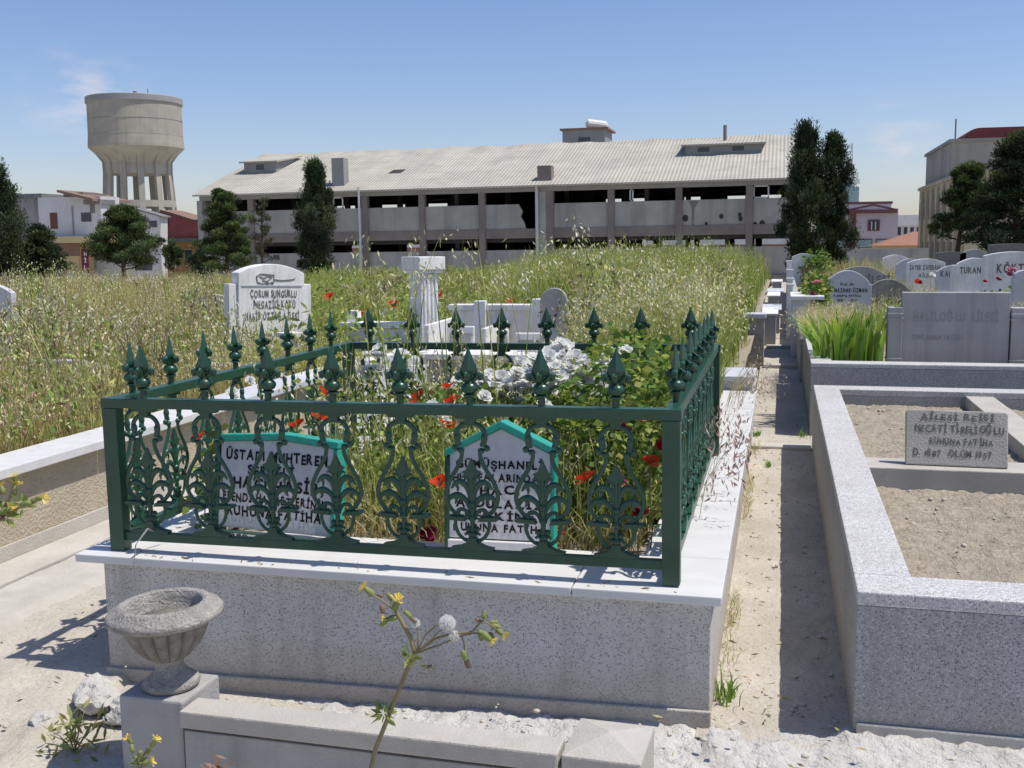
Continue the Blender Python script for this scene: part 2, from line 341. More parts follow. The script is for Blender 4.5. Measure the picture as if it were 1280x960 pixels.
def text_mesh(s, w_=None, h=None, ext=.002, bold=0.0):
    cu_ = bpy.data.curves.new('lettering', 'FONT'); cu_.body = s; cu_.size = 1; cu_.extrude = 0; cu_.offset = bold; cu_.align_x = 'CENTER'; cu_.resolution_u = 3
    ob = bpy.data.objects.new('lettering', cu_); COL.objects.link(ob)
    dg = bpy.context.evaluated_depsgraph_get(); me = bpy.data.meshes.new_from_object(ob.evaluated_get(dg))
    bpy.data.objects.remove(ob); bpy.data.curves.remove(cu_)
    V = np.zeros(len(me.vertices)*3); me.vertices.foreach_get('co', V); V = V.reshape(-1, 3)
    F = [tuple(p.vertices) for p in me.polygons]; bpy.data.meshes.remove(me)
    return V, F
def lettering(parent, lines, m_, y, name='lettering', hand=0.):
    """lines: (text, cx, zbase, cap_height, width) on the plane y facing -Y, in the parent's space; hand = unevenness"""
    mb = MB(); ref, _ = text_mesh('H'); capz = ref[:, 1].max()
    for (s, cx, zb, hh, ww) in lines:
        glyphs = []; adv = 0
        for ch in s:
            if ch == ' ': adv += .42; continue
            V, F = text_mesh(ch, bold=.03 if hand != 1 else .038); x0, x1 = V[:, 0].min(), V[:, 0].max()
            glyphs.append((V-[x0, 0, 0], F, adv)); adv += (x1-x0)+.13
        adv -= .13; sx = ww/adv; sz = hh/capz
        for (V, F, a) in glyphs:
            r = random.gauss(0, .03)*hand; k = 1+random.gauss(0, .05)*hand; dz = random.gauss(0, .05)*hand*hh; dx = random.gauss(0, .03)*hand*hh
            mb.add([((p[0]+a)*sx-ww/2+cx+dx-r*p[1]*sz, y, p[1]*sz*k+zb+dz+r*p[0]*sx) for p in V], F)
    return link(name, mb.mesh(name), m_, parent)
# ------------------------------------------------------------------ ground, path, soil
from mathutils import noise as mnoise
def sstep(a, b, x):
    t = np.clip((x-a)/(b-a), 0, 1); return t*t*(3-2*t)
def terr(x, y): return -1.4*sstep(44, 66, y)
def fbm(x, y, s, o=3): return mnoise.fractal(Vector((x*s, y*s, 3.3)), .8, 2.1, o)
def sheet(name, xs, ys, zf, m_, k='structure', smooth=True):
    X, Y = np.meshgrid(xs, ys); Z = np.array([[zf(float(x), float(y)) for x in xs] for y in ys])
    V = np.stack([X, Y, Z], -1).reshape(-1, 3); nx, ny = len(xs), len(ys)
    i = np.arange((ny-1)*(nx-1)); r, c = i//(nx-1), i % (nx-1); a = r*nx+c
    me = np_mesh(name, V, [np.stack([a, a+1, a+nx+1, a+nx], 1)])
    return kind(link(name, me, m_, None, smooth), k)
lin = np.linspace
xs = np.concatenate([-np.geomspace(900, 12, 26), lin(-11, 11, 45), np.geomspace(12, 900, 26)])
ys = np.concatenate([lin(-60, 0, 7), lin(1, 45, 45), lin(47, 70, 24), np.geomspace(75, 2500, 24)])
sheet('ground', xs, ys, lambda x, y: terr(x, y)-.03+(.01*fbm(x, y, .8) if abs(x) < 12 and y < 46 else 0), 'dirt')
sheet('path', lin(-.24, .27, 27), np.concatenate([lin(3.37, 8, 230), lin(8.05, 40, 160)]),
      lambda x, y: .004+.011*fbm(x, y, 6, 4)+.02*max(0, -x-.10)*6*abs(fbm(x, y, 3)), 'dirt')
sheet('dirt_yard', lin(-3.25, -1.3, 130), lin(.6, 8, 240), lambda x, y: .016*fbm(x, y, 4, 4)-.1*min(1, max(0, (x+2.38)*12))*min(1, max(0, (y-2.86)*10)), 'dirt')
sheet('concrete_walk', lin(-3.5, -3.02, 40), lin(1.0, 8.2, 200),
      lambda x, y: .028+.006*fbm(x, y, 7)-(.06*max(0, (x+3.2+.07*fbm(x, y, 3))*8)), 'concrete')
mb = MB().box(-3.745, -3.505, 1.0, 8.3, -.05, .045); kind(mb.build('walk_kerb', 'concrete', None, .008), 'structure')
# rough cement spread along the foot of the plots
sheet('cement_bed', lin(-2.42, 3, 330), lin(3.02, 3.5, 36),
      lambda x, y: -.012+.03*min(0, x+.2)+(.055 if x > -.2 else .03)*max(0, 1-abs(y-3.42)/(.24+.1*fbm(x, 1, 3)))+.014*fbm(x, y, 9, 4)+.012*fbm(x, y, 28, 3)
      - (.03*max(0, min(1, (x+.27)*14))*max(0, min(1, (.24-x)*14))*(1 if y > 3.36+.02*fbm(x, 2, 9) else 0)), 'plaster')
# planted soil of the two grassy fields (raised behind their kerbs)
def soilz(x, y):
    sl = x/np.maximum(y, .1); L_ = sstep(.40, .54, -sl)
    return .40-.04*sstep(3.6, 4.2, -x)-.22*L_*sstep(9, 22, y)-.7*sstep(34, 46, y)
sheet('dry_field', np.concatenate([lin(-60, -12, 30), lin(-11, -3.93, 30)]), lin(2.5, 8.45, 20), lambda x, y: float(soilz(x, y))+.04*fbm(x, y, .9), 'soil')
sheet('soil_field', np.concatenate([lin(-60, -12, 30), lin(-11, -.32, 44)]), np.concatenate([lin(8.45, 20, 30), lin(21, 46, 22)]),
      lambda x, y: float(soilz(x, y))+.05*fbm(x, y, .9), 'soil')
sheet('grave_soil_field', np.concatenate([lin(.34, 6, 40), lin(6.5, 40, 24)]), np.concatenate([lin(10.0, 20, 30), lin(21, 52, 20)]),
      lambda x, y: .50-.3*float(sstep(12, 16, y))-.9*float(sstep(40, 52, y))+.04*fbm(x, y, .9), 'soil')

# ------------------------------------------------------------------ the railed grave
P_ = thing('grave_plinth', 'raised speckled grave plinth with white marble coping carrying the green railing', 'grave plinth', (-1.32, 3.45, 0))
def P(x0, x1, y0, y1, z0, z1, name, m_, bev=.004, par=None, ox=-1.32, oy=3.45):
    return MB().box(x0-ox, x1-ox, y0-oy, y1-oy, z0, z1).build(name, m_, par or P_, bev)
P(-2.45, -.20, 3.45, 3.60, -.1, .43, 'wall', 'mosaic')
P(-2.45, -2.32, 3.602, 5.98, -.1, .43, 'wall', 'mosaic'); P(-.34, -.20, 3.602, 5.98, -.1, .43, 'wall', 'mosaic'); P(-2.318, -.342, 5.86, 5.98, -.1, .43, 'wall', 'mosaic')
ft = P(-2.455, -.195, 3.432, 3.449, -.16, .03, 'footing', 'mosaic'); ft.rotation_euler = (0, -.02, 0); ft.location = (0, 0, .012)
P(-2.55, -.66, 3.42, 3.86, .43, .461, 'coping_slab', 'marble'); P(-.656, -.165, 3.42, 3.86, .43, .461, 'coping_slab', 'marble')
P(-2.55, -2.20, 3.864, 6.02, .43, .46, 'coping_slab', 'marble'); P(-.47, -.165, 3.864, 4.75, .43, .46, 'coping_slab', 'marble'); P(-.47, -.165, 4.754, 6.02, .43, .4605, 'coping_slab', 'marble')
P(-2.197, -.473, 5.74, 6.02, .43, .46, 'coping_slab', 'marble')
sheet('soil_in_railed_grave', lin(-2.3, -.38, 40), lin(3.75, 5.9, 40), lambda x, y: .415+.015*fbm(x, y, 4, 3), 'soil')
# plot directly behind it, same height
B_ = thing('grave_kerb', 'speckled kerb with white coping of the overgrown plot behind the green railing', 'grave kerb', (-1.32, 6.05, 0))
def BK(x0, x1, y0, y1, z0, z1, n, m_): P(x0, x1, y0, y1, z0, z1, n, m_, .004, B_, -1.32, 6.05)
BK(-2.45, -2.32, 6.05, 8.36, -.1, .43, 'wall', 'mosaic'); BK(-.33, -.20, 6.05, 8.36, -.1, .43, 'wall', 'mosaic'); BK(-2.318, -.332, 8.24, 8.36, -.1, .43, 'wall', 'mosaic')
BK(-2.5, -2.24, 6.03, 8.38, .43, .46, 'coping_slab', 'marble'); BK(-.42, -.165, 6.03, 7.2, .43, .46, 'coping_slab', 'marble'); BK(-.42, -.165, 7.204, 8.38, .43, .461, 'coping_slab', 'marble')
sheet('soil_in_overgrown_grave', lin(-2.31, -.34, 30), lin(6.0, 8.3, 30), lambda x, y: .41+.02*fbm(x, y, 4, 3), 'soil')

# railing -------------------------------------------------------------
R_ = thing('iron_railing', 'dark green cast iron railing with spear finials standing round the grave', 'railing', (-1.37, 3.52, .461))
rx0, rx1, ry0, ry1 = -1.075, 1.065, -.03, 2.30           # local extents (outer faces)
for (x, y) in ((rx0, ry0), (rx1-.06, ry0), (rx0, ry1-.05), (rx1-.06, ry1-.05)):
    MB().box(x, x+.06, y, y+.05, 0, .572).build('corner_post', 'green_paint', R_, .003)
for (n, z0, z1, hw) in (('top_rail', .573, .611, .024), ('bottom_rail', .048, .083, .014)):
    e = 0 if n == 'top_rail' else .061
    MB().box(rx0-.004+e, rx1+.004-e, ry0+.025-hw, ry0+.025+hw, z0, z1).build(n, 'green_paint', R_, .003)
    MB().box(rx0-.004+e, rx1+.004-e, ry1-.025-hw, ry1-.025+hw, z0, z1).build(n, 'green_paint', R_, .003)
    for xc in (rx0+.03, rx1-.03):
        MB().box(xc-hw, xc+hw, ry0+.0262+max(hw, .024), ry1-.0262-max(hw, .024), z0, z1).build(n, 'green_paint', R_, .003)
def curve_pts(pts, n=5):
    """Catmull-Rom through (x,z) control points"""
    P = [Vector((p[0], 0, p[1])) for p in pts]; P = [P[0]*2-P[1]]+P+[P[-1]*2-P[-2]]; out = []
    for i in range(1, len(P)-2):
        for k in range(n):
            t = k/n; a, b, c, d = P[i-1:i+3]
            out.append(.5*((2*b)+(c-a)*t+(2*a-5*b+4*c-d)*t*t+(3*b-a-3*c+d)*t**3))
    out.append(P[-2]); return out
def taper(n, a, b, c=None):
    if c is None: return [a+(b-a)*i/(n-1) for i in range(n)]
    return [a+(b-a)*min(1, 2*i/(n-1)) if i < n/2 else b+(c-b)*(2*i/(n-1)-1) for i in range(n)]
def baluster_mesh():
    m_ = MB()
    m_.box(-.018, .018, -.012, .012, .458, .490)
    m_.prism([(-.045, .478), (.045, .478), (.05, .489), (-.05, .489)], -.013, .013)
    for s in (-1, 1):
        S = lambda pts: [(p[0]*s, p[1]) for p in pts]
        def tb(pts, r, n=7, flat=.8, k=5):
            c = curve_pts(S(pts), k); rr = r if not hasattr(r, '__len__') else taper(len(c), *r); m_.tube(c, rr, n, flat)
        tb([(0, .461), (.026, .457), (.047, .436), (.050, .41), (.043, .378)], (.009, .009, .012))
        m_.ball((s*.048, 0, .41), .013, 8, 5, (1, .9, 1.5)); m_.ball((s*.057, 0, .372), .0125, 8, 5, (1, .8, 1)); m_.ball((s*.036, 0, .362), .012, 8, 5, (1.1, .9, 1))
        tb([(.038, .37), (.033, .345), (.047, .305), (.076, .255), (.092, .212), (.09, .175), (.072, .142), (.045, .122)], (.0075, .0085, .008))
        # horizontal lip
        m_.prism(S([(.022, .106), (.088, .110), (.1, .117), (.09, .124), (.03, .121)])[::s], -.017, .017)
        m_.ball((s*.06, 0, .120), .016, 8, 4, (2.1, 1, .45))
        tb([(.06, .108), (.061, .085), (.05, .055), (.03, .036), (.014, .034), (.008, .048), (.018, .06), (.028, .053)], (.007, .0065, .005))
        # plant: two arching leaves a side, curls at the foot
        tb([(.002, .15), (.012, .215), (.034, .246), (.058, .243), (.073, .222)], (.006, .0125, .004), 8, .6)
        tb([(.058, .243), (.05, .225), (.052, .212)], (.008, .006, .003), 7, .6)
        tb([(.002, .13), (.02, .178), (.05, .198), (.078, .188), (.088, .165)], (.006, .013, .004), 8, .6)
        tb([(.06, .196), (.056, .178), (.062, .166)], (.008, .006, .003), 7, .6)
        tb([(.003, .105), (.02, .14), (.042, .147), (.052, .132), (.042, .118), (.032, .126)], (.006, .008, .005), 7, .8)
        tb([(.003, .20), (.012, .255), (.024, .268), (.036, .264)], (.005, .0075, .003), 7, .7)
        m_.prism(S([(.004, .262), (.022, .272), (.034, .285), (.018, .293), (.004, .288)])[::s], -.006, .006)
        m_.ball((s*.015, 0, .075), .012, 8, 4)
    m_.tube([(0, 0, .03), (0, 0, .08), (0, 0, .16), (0, 0, .27)], [.012, .009, .009, .006], 8)
    m_.prism([(-.004, .26), (.004, .26), (.017, .295), (0, .335), (-.017, .295)], -.007, .007)
    m_.ball((0, 0, .165), .016, 8, 5); m_.ball((0, 0, .115), .015, 8, 5); m_.ball((0, 0, .055), .017, 8, 5)
    m_.prism([(-.075, 0), (.075, 0), (.077, .007), (.045, .013), (.022, .024), (.012, .046), (-.012, .046), (-.022, .024), (-.045, .013), (-.077, .007)], -.016, .016)
    return m_
R_.scale = (1, 1, .965); R_.rotation_euler = (0, -.007, 0)
def finial_mesh():
    m_ = MB()
    m_.lathe([(.0125, 0), (.0125, .028), (.022, .031), (.022, .037), (.014, .041)], 12)
    m_.lathe([(.012, .040), (.024, .046), (.030, .057), (.030, .066), (.023, .076), (.012, .081)], 24, flute=.10, fl_n=10, fl_rng=(1, 4))
    m_.lathe([(.012, .080), (.009, .095), (.012, .108)], 10)
    for a in (0, PI/2, PI, 3*PI/2):
        c, s = math.cos(a), math.sin(a); k = 1 if abs(c) > .5 else .7
        p = [(r*c*k, r*s*k, z) for r, z in ((.006, .078), (.022, .095), (.034, .112), (.042, .108), (.041, .094), (.034, .090))]
        m_.tube(p, [.006, .009, .0115, .011, .009, .005], 7)
    b = len(m_.v)
    zz = [(.103, .010, .006), (.112, .029, .012), (.13, .026, .012), (.165, .014, .008), (.205, .0015, .0015)]
    v = []
    for z, hw, ht in zz: v += [(hw*1.15, 0, z), (0, ht*1.3, z), (-hw*1.15, 0, z), (0, -ht*1.3, z)]
    f = [(i*4+k, i*4+(k+1) % 4, (i+1)*4+(k+1) % 4, (i+1)*4+k) for i in range(4) for k in range(4)]+[(3, 2, 1, 0), (16, 17, 18, 19)]
    m_.add(v, f); return m_
bal_me = baluster_mesh().mesh('baluster'); bal_me.materials.append(K['green_paint'])
fin_me = finial_mesh().mesh('finial'); fin_me.materials.append(K['green_paint'])
def shade(me, ang=.9):
    me.polygons.foreach_set('use_smooth', [True]*len(me.polygons)); me.set_sharp_from_angle(angle=ang)
shade(bal_me); shade(fin_me)
def baluster(x, y, rz):
    b = bpy.data.objects.new('baluster', bal_me); COL.objects.link(b); b.parent = R_; b.location = (x, y, .083); b.rotation_euler = (0, 0, rz)
    f = bpy.data.objects.new('finial', fin_me); COL.objects.link(f); f.parent = b; f.location = (0, 0, .528)
    f.rotation_euler = (random.uniform(-.02, .02), random.uniform(-.03, .03), 0)
for i in range(8):
    baluster(-.91+.2515*i, ry0+.025, 0)
    baluster(-.91+.26*i, ry1-.025, 0)
    baluster(rx0+.03, .13+.272*i, PI/2); baluster(rx1-.03, .15+.272*i, PI/2)

# the two grave markers inside ----------------------------------------
G1 = thing('headstone', 'low wide headstone with turquoise top and black lettering, leaning behind the left of the railing', 'headstone', (-1.90, 3.74, .462), math.radians(-4))
hw = .245; poly = [(-hw, .035), (hw, .035), (hw, .375), (.02, .392), (-hw, .372)]
MB().prism(poly, 0, .055).build('panel', 'white_panel', G1, .004)
MB().prism([(-hw-.018, .372), (-hw-.004, .372), (.02, .3935), (hw+.001, .3765), (hw+.022, .376), (hw+.022, .402), (.02, .420), (-hw-.018, .398)], -.014, .075).build('border', 'turquoise_paint', G1, .004)
MB().box(hw+.002, hw+.02, -.012, .073, .0, .374).build('border', 'turquoise_paint', G1, .003)
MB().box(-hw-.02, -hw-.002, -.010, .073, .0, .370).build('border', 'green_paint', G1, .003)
bs = MB().box(-hw-.03, hw+.03, -.055, -.016, .0, .028).build('base', 'green_paint', G1, .004)
MB().box(-hw+.0, hw-.0, -.058, -.0555, .004, .024).build('date_strip', 'white_panel', bs)
lettering(bs, [('1280', -.12, .008, .016, .085), ('1369', .13, .008, .016, .085)], 'black_paint', -.0605)
lettering(G1, [('ÜSTADI MUHTEREM', 0.0, .305, .036, .44), ('SEREZLİ', -.02, .252, .034, .20), ('HACI HASİB', 0.0, .192, .042, .37), ('EFENDİ HAZRETLERİNİN', 0, .141, .031, .45), ('RUHUNA FATİHA', 0, .085, .035, .41)], 'black_paint', -.002, hand=1)
G1.rotation_euler = (math.radians(-7), math.radians(1.5), math.radians(-3))
G2 = thing('headstone', 'gabled headstone with turquoise roof edge and six black lines behind the right of the railing', 'headstone', (-.995, 3.76, .462), math.radians(2))
hw = .192; poly = [(-hw, .05), (hw, .05), (hw, .372), (0.005, .462), (-hw, .362)]
MB().prism(poly, 0, .05).build('panel', 'white_panel', G2, .004)
MB().prism([(-hw-.016, .352), (.005, .464), (hw+.02, .366), (hw+.02, .394), (.005, .492), (-hw-.016, .380)], -.012, .08).build('border', 'turquoise_paint', G2, .004)
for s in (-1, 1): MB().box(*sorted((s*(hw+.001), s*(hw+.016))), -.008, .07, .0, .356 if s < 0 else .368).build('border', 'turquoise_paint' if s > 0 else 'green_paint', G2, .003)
MB().box(-hw, hw, -.02, .06, 0, .045).build('base', 'white_panel', G2, .004)
lettering(G2, [('GÜMÜŞHANELİ', 0, .315, .027, .33), ('HULEFALARINDAN', 0, .265, .027, .355), ('HACI', 0, .217, .030, .15), ('ABDÜLAZİZ', 0, .168, .032, .33), ('BEKKİNE', 0, .122, .028, .26), ('RUHUNA FATİHA', 0, .078, .026, .35)], 'black_paint', -.002, hand=1)
G2.rotation_euler = (math.radians(-5), 0, math.radians(2))

# ------------------------------------------------------------------ wall on the left
L_ = thing('boundary_wall', 'roughcast beige plot wall with pale stone coping running along the dirt walk', 'wall', (-3.76, 5, 0))
MB().box(-.16, 0, -2.6, 9, -.1, .475).build('wall', 'render_wall', L_, .004)
MB().box(.002, .014, -2.6, 9, -.1, .12).build('footing', 'concrete', L_, .004)
for i in range(8):
    MB().box(-.22, .075, -2.6+1.45*i, -2.6+1.45*i+1.446, .475, .523+.001*(i % 2)).build('coping_slab', 'marble' if i % 3 else 'pale_stone', L_, .005)

# ------------------------------------------------------------------ plot on the right
Q_ = thing('grave_kerb', 'wide grey terrazzo kerb round the bare earth plot beside the path', 'grave kerb', (1.5, 3.45, 0))
def Q(x0, x1, y0, y1, z0, z1, n, m_='terrazzo', bev=.006): return P(x0, x1, y0, y1, z0, z1, n, m_, bev, Q_, 1.5, 3.45)
for (a, b, c, d) in ((.255, 3.2, 3.455, 3.655), (.255, .435, 3.657, 8.30), (.255, 3.2, 8.302, 8.52)):
    Q(a, b, c, d, -.1, .455, 'wall', 'terrazzo_shaded', .003); Q(a-.001, b, c-.001, d, .4555, .50, 'coping', 'terrazzo', .005)  # same stone twice: wall darkened for its shade, top left light
Q(.437, 3.2, 5.50, 5.76, .2, .487, 'divider', 'slab_stone'); Q(1.31, 1.50, 5.762, 8.30, .2, .47, 'divider', 'slab_stone'); Q(3.0, 3.2, 3.657, 8.3, -.1, .4995, 'wall')
Q(.262, 3.2, 3.441, 3.4545, -.1, .07, 'footing', 'concrete')
sheet('soil_in_earth_plot', lin(.40, 3.05, 150), lin(3.6, 8.4, 260), lambda x, y: .385+.014*fbm(x, y, 9, 4)+.012*fbm(x, y, 30, 3)-(.05 if y > 5.6 else 0)*0, 'soil')
N1 = thing('name_slab', 'small weathered grey name slab propped on the divider of the bare earth plot', 'grave marker', (.853, 5.60, .487))
MB().prism([(-.235, 0), (.235, 0), (.232, .262), (.22, .272), (-.225, .275), (-.238, .264)], -.022, .022).build('slab', 'slab_stone', N1, .006)
lettering(N1, [('AİLESİ REİSİ', .0, .225, .028, .34), ('NECATİ TİRELİOĞLU', .01, .165, .034, .41), ('RUHUNA FATİHA', .02, .105, .03, .29), ('D. 1887  ÖLÜM 1957', -.02, .045, .03, .36)], 'worn_letter', -.0238, hand=1.5)
N1.rotation_euler = (math.radians(-12), 0, math.radians(-2))
Q2 = thing('grave_kerb', 'raised grey terrazzo kerb carrying the broad family headstone', 'grave kerb', (1.5, 9.0, 0))
def QQ(x0, x1, y0, y1, z0, z1, n, m_='terrazzo'): return P(x0, x1, y0, y1, z0, z1, n, m_, .006, Q2, 1.5, 9.0)
QQ(.25, 3.2, 9.1, 9.32, -.1, .57, 'wall', 'terrazzo_shaded'); QQ(.249, 3.2, 9.099, 9.32, .5705, .605, 'coping'); QQ(.25, .42, 9.322, 12.2, -.1, .57, 'wall', 'terrazzo_shaded'); QQ(.249, .42, 9.322, 12.2, .5705, .604, 'coping'); QQ(.25, 3.2, 12.202, 12.4, -.1, .604, 'wall')
sheet('soil_in_iris_plot', lin(.38, 3.2, 30), lin(9.25, 12.3, 30), lambda x, y: .53+.02*fbm(x, y, 5), 'soil')
BG = thing('headstone', 'broad plain grey family headstone between two grooved side posts', 'headstone', (1.405, 9.62, .53))
MB().box(-.42, .42, -.05, .06, 0, .63).build('slab', 'grey_stone', BG, .006)
for x in (-.53, .43):
    ps = MB().box(x, x+.115, -.07, .07, 0, .505).build('side_post', 'grey_stone', BG, .006)
    for z in (.06, .40, .44): MB().box(x-.006, x+.121, -.077, .077, z, z+.018).build('moulding', 'grey_stone', ps, .004)
lettering(BG, [('HALİLOĞLU AİLESİ', 0, .39, .075, .66)], 'faint_letter', -.0525)
lettering(BG, [('RUHLARINA FATİHA', -.13, .235, .04, .40)], 'faint_letter', -.0525)

# ------------------------------------------------------------------ front urn, kerb, posts
E1 = thing('stone_post', 'square grey corner post under the stone urn', 'grave post', (-1.815, 2.85, 0), math.radians(-1))
MB().box(-.108, .108, -.108, .108, -.1, .252).build('shaft', 'grey_stone', E1, .008)
FR = thing('grave_kerb', 'weathered kerb stone in the foreground running from the urn post to the square post', 'grave kerb', (-1.1, 2.8, 0), math.radians(-1))
MB().box(-.60, .545, -.10, .005, .185, .238).build('coping', 'slab_stone', FR, .006)
MB().box(-.60, .545, -.05, .0, -.1, .184).build('wall', 'grey_stone', FR, .004); MB().box(-.60, .545, -.078, -.0505, -.1, .168).build('facing', 'grey_stone', FR, .004)
E2 = thing('stone_post', 'square foreground post with low pyramid top at the right end of the kerb', 'grave post', (-.435, 2.81, 0), math.radians(-2))
e2 = MB().box(-.108, .108, -.12, .12, -.1, .236); e2.build('shaft', 'slab_stone', E2, .006)
MB().add([(-.104, -.116, .2355), (.104, -.116, .2355), (.104, .116, .2355), (-.104, .116, .2355), (0, 0, .262)], [(0, 1, 4), (1, 2, 4), (2, 3, 4), (3, 0, 4)]).build('pyramid_top', 'slab_stone', E2)
UR = thing('stone_urn', 'weathered stone flower urn with fluted bowl tilted on its post', 'urn', (-1.845, 2.845, .252))
MB().lathe([(.082, 0), (.086, .012), (.078, .022), (.062, .034), (.046, .05), (.04, .066), (.046, .082), (.052, .09)], 32).build('foot', 'lichen_stone', UR, smooth=True)
bw = MB().lathe([(.046, .082), (.068, .094), (.093, .118), (.113, .15), (.125, .182), (.128, .2)], 128, flute=.17, fl_n=16, fl_rng=(1, 4)).build('bowl', 'urn_bowl_shaded', UR, smooth=True)
MB().lathe([(.124, .197), (.15, .200), (.168, .211), (.171, .222), (.162, .233), (.138, .243), (.134, .250), (.116, .253), (.110, .247), (.106, .225), (.098, .19), (.07, .16), (.02, .152)], 48).build('rim', 'lichen_stone', UR, smooth=True)
UR.rotation_euler = (math.radians(1), math.radians(-1.8), 0); UR.location = (-1.806, 2.845, .256); UR.scale = (1.03, 1.03, 1.06)
# cement lumps and rubble
def rock(c, r, m_, name, label, group=None, sq=(1, .8, .55)):
    bm = bmesh.new(); bmesh.ops.create_icosphere(bm, subdivisions=3, radius=r)
    o3 = Vector((random.random()*50, random.random()*50, 0))
    for v in bm.verts:
        n = mnoise.fractal(v.co/r*1.3+o3, .8, 2.1, 4); v.co *= (1+.35*n); v.co = Vector((v.co.x*sq[0], v.co.y*sq[1], v.co.z*sq[2]))
    me = bpy.data.meshes.new(name); bm.to_mesh(me); bm.free()
    o = link(name, me, m_); o.location = c; o.rotation_euler = (0, 0, random.uniform(0, 6)); tag(o, label, 'rubble', group); return o
rock((-2.33, 3.20, .02), .10, 'plaster', 'cement_lump', 'rough lump of white cement at the left foot of the speckled plinth')
rock((-2.16, 3.13, .01), .08, 'plaster', 'cement_lump', 'smaller white cement lump between the plinth corner and the urn post')
rock((-2.42, 3.02, .0), .05, 'plaster', 'cement_lump', 'small white cement crumb on the dirt left of the urn post')
rock((-2.60, 2.78, .0), .07, 'plaster', 'cement_lump', 'flat cement lump at the bottom left corner of the yard', sq=(1.3, 1, .3))
# iron stubs beside the plinth front
st = MB().tube([(-.0, 0, 0), (0, -.012, .0), (.0, -.05, .0)], .012, 8).build('iron_stub', 'terracotta'); st.location = (-2.21, 3.45, .30); tag(st, 'rusty iron stub sticking out of the plinth above the urn rim', 'iron stub')
# loose stones scattered over path, yard and earth plot
pm = []
for i in range(420):
    q = random.random()
    if q < .38: x, y, z = random.uniform(-.18, .22), 3.45+8*random.random()**1.7, .012
    elif q < .62: x, y, z = random.uniform(-3.1, -2.5), random.uniform(2.4, 6), .008
    elif q < .72: x, y, z = random.uniform(-2.4, .2), random.uniform(3.1, 3.4), .05
    else:
        x, y, z = random.uniform(.46, 1.9), random.choice([random.uniform(3.68, 5.48), random.uniform(5.8, 8.2)]), .392
    pm.append((x, y, z-.004, random.uniform(.003, .011)*(1.25 if q > .72 else 1)))
g = MB()
for (x, y, z, r) in pm: g.ball((x, y, z), r, 5, 3, (random.uniform(.8, 1.5), random.uniform(.8, 1.3), .7))
kind(g.build('gravel', 'pebble', smooth=True), 'stuff')
# path cross-steps
for i, (y, z) in enumerate(((8.42, .03), (13.9, .05), (16.4, .06), (19.4, .07), (23, .08))):
    o = MB().box(-.2, .25, 0, .16, -.1, z).build('path_step', 'concrete', None, .01); o.location = (0, y, 0); kind(o, 'structure')
# ------------------------------------------------------------------ headstones farther back
def arch_poly(w, h, rise, n=14, shoulder=0.):
    p = [(-w/2, 0), (w/2, 0), (w/2, h-rise-shoulder)]
    if shoulder: p += [(w/2-shoulder*.6, h-rise-shoulder*.9), (w/2-shoulder, h-rise)]
    ww = w/2-shoulder
    for i in range(0 if not shoulder else 1, n+1 if not shoulder else n):
        x = ww-2*ww*i/n; p.append((x, h-rise+rise*math.sqrt(max(0, 1-(x/ww)**2))**1.0 if rise > ww*.6 else h-rise*(x/ww)**2))
    if shoulder: p += [(-w/2+shoulder, h-rise), (-w/2+shoulder*.6, h-rise-shoulder*.9)]
    p.append((-w/2, h-rise-shoulder))
    q = []
    for a in p:
        if not q or (abs(a[0]-q[-1][0])+abs(a[1]-q[-1][1])) > 1e-4: q.append(a)
    return q
def headstone(label, loc, rotz, w, h, rise, m_, d=.12, lines=(), lm='worn_letter', shoulder=0, base=True, tilt=0, group=None, name='headstone'):
    t = thing(name, label, 'headstone', loc, rotz, group)
    MB().prism(arch_poly(w, h, rise, shoulder=shoulder), -d/2, d/2).build('slab', m_, t, .008)
    if base: MB().box(-w/2-.06, w/2+.06, -d/2-.06, d/2+.06, -.35, .04).build('base', m_, t, .008)
    if lines: lettering(t, lines, lm, -d/2-.003)
    t.rotation_euler = (tilt, 0, rotz); return t
A38 = math.radians(54)
p = at(336, 440, 11.0)
H1 = thing('headstone', 'large white arched family headstone with winged sides and carved vase above three lines', 'headstone', (p.x, 11.0, .40), A38)
MB().prism(arch_poly(.80, 1.0, .10), -.09, .09).build('slab', 'white_stone', H1, .01)
MB().box(-.50, -.402, -.06, .06, 0, .78).build('side_wing', 'white_stone', H1, .008); MB().box(.402, .50, -.06, .06, 0, .78).build('side_wing', 'white_stone', H1, .008)
MB().box(-.56, .56, -.14, .14, -.2, .10).build('base', 'white_stone', H1, .008)
MB().box(-.37, .37, -.098, -.0925, .755, .768).build('moulding', 'pale_stone', H1)
orn = MB()
for s in (0,):
    orn.tube([(-.18, -.093, .80), (-.12, -.093, .78), (.02, -.093, .80), (.02, -.093, .88), (-.14, -.093, .89), (-.19, -.093, .86), (-.18, -.093, .80)], .006, 6)
    orn.tube([(-.15, -.093, .86), (-.10, -.093, .84), (-.05, -.093, .87), (0, -.093, .85)], .005, 6); orn.tube([(-.12, -.093, .82), (-.06, -.093, .81), (-.02, -.093, .84)], .005, 6)
    orn.tube([(.02, -.093, .83), (.12, -.093, .82), (.24, -.093, .83), (.28, -.093, .84)], .006, 6); orn.tube([(-.06, -.093, .775), (-.06, -.093, .80)], .012, 6); orn.tube([(0, -.093, .775), (0, -.093, .80)], .01, 6)
orn.build('carving', 'worn_letter', H1)
lettering(H1, [('ÇORUM SUNGURLU', .02, .635, .075, .56), ('İNEGAZİLİ KÖYÜ', .02, .515, .075, .52), ('HABİB ÖZTAŞ AİLESİ', .0, .385, .08, .66), ('RUHUNA FATİHA', .0, .20, .045, .35)], 'worn_letter', -.0935, hand=1)
H1.rotation_euler = (0, math.radians(2), A38)
p = at(531, 430, 10.5)
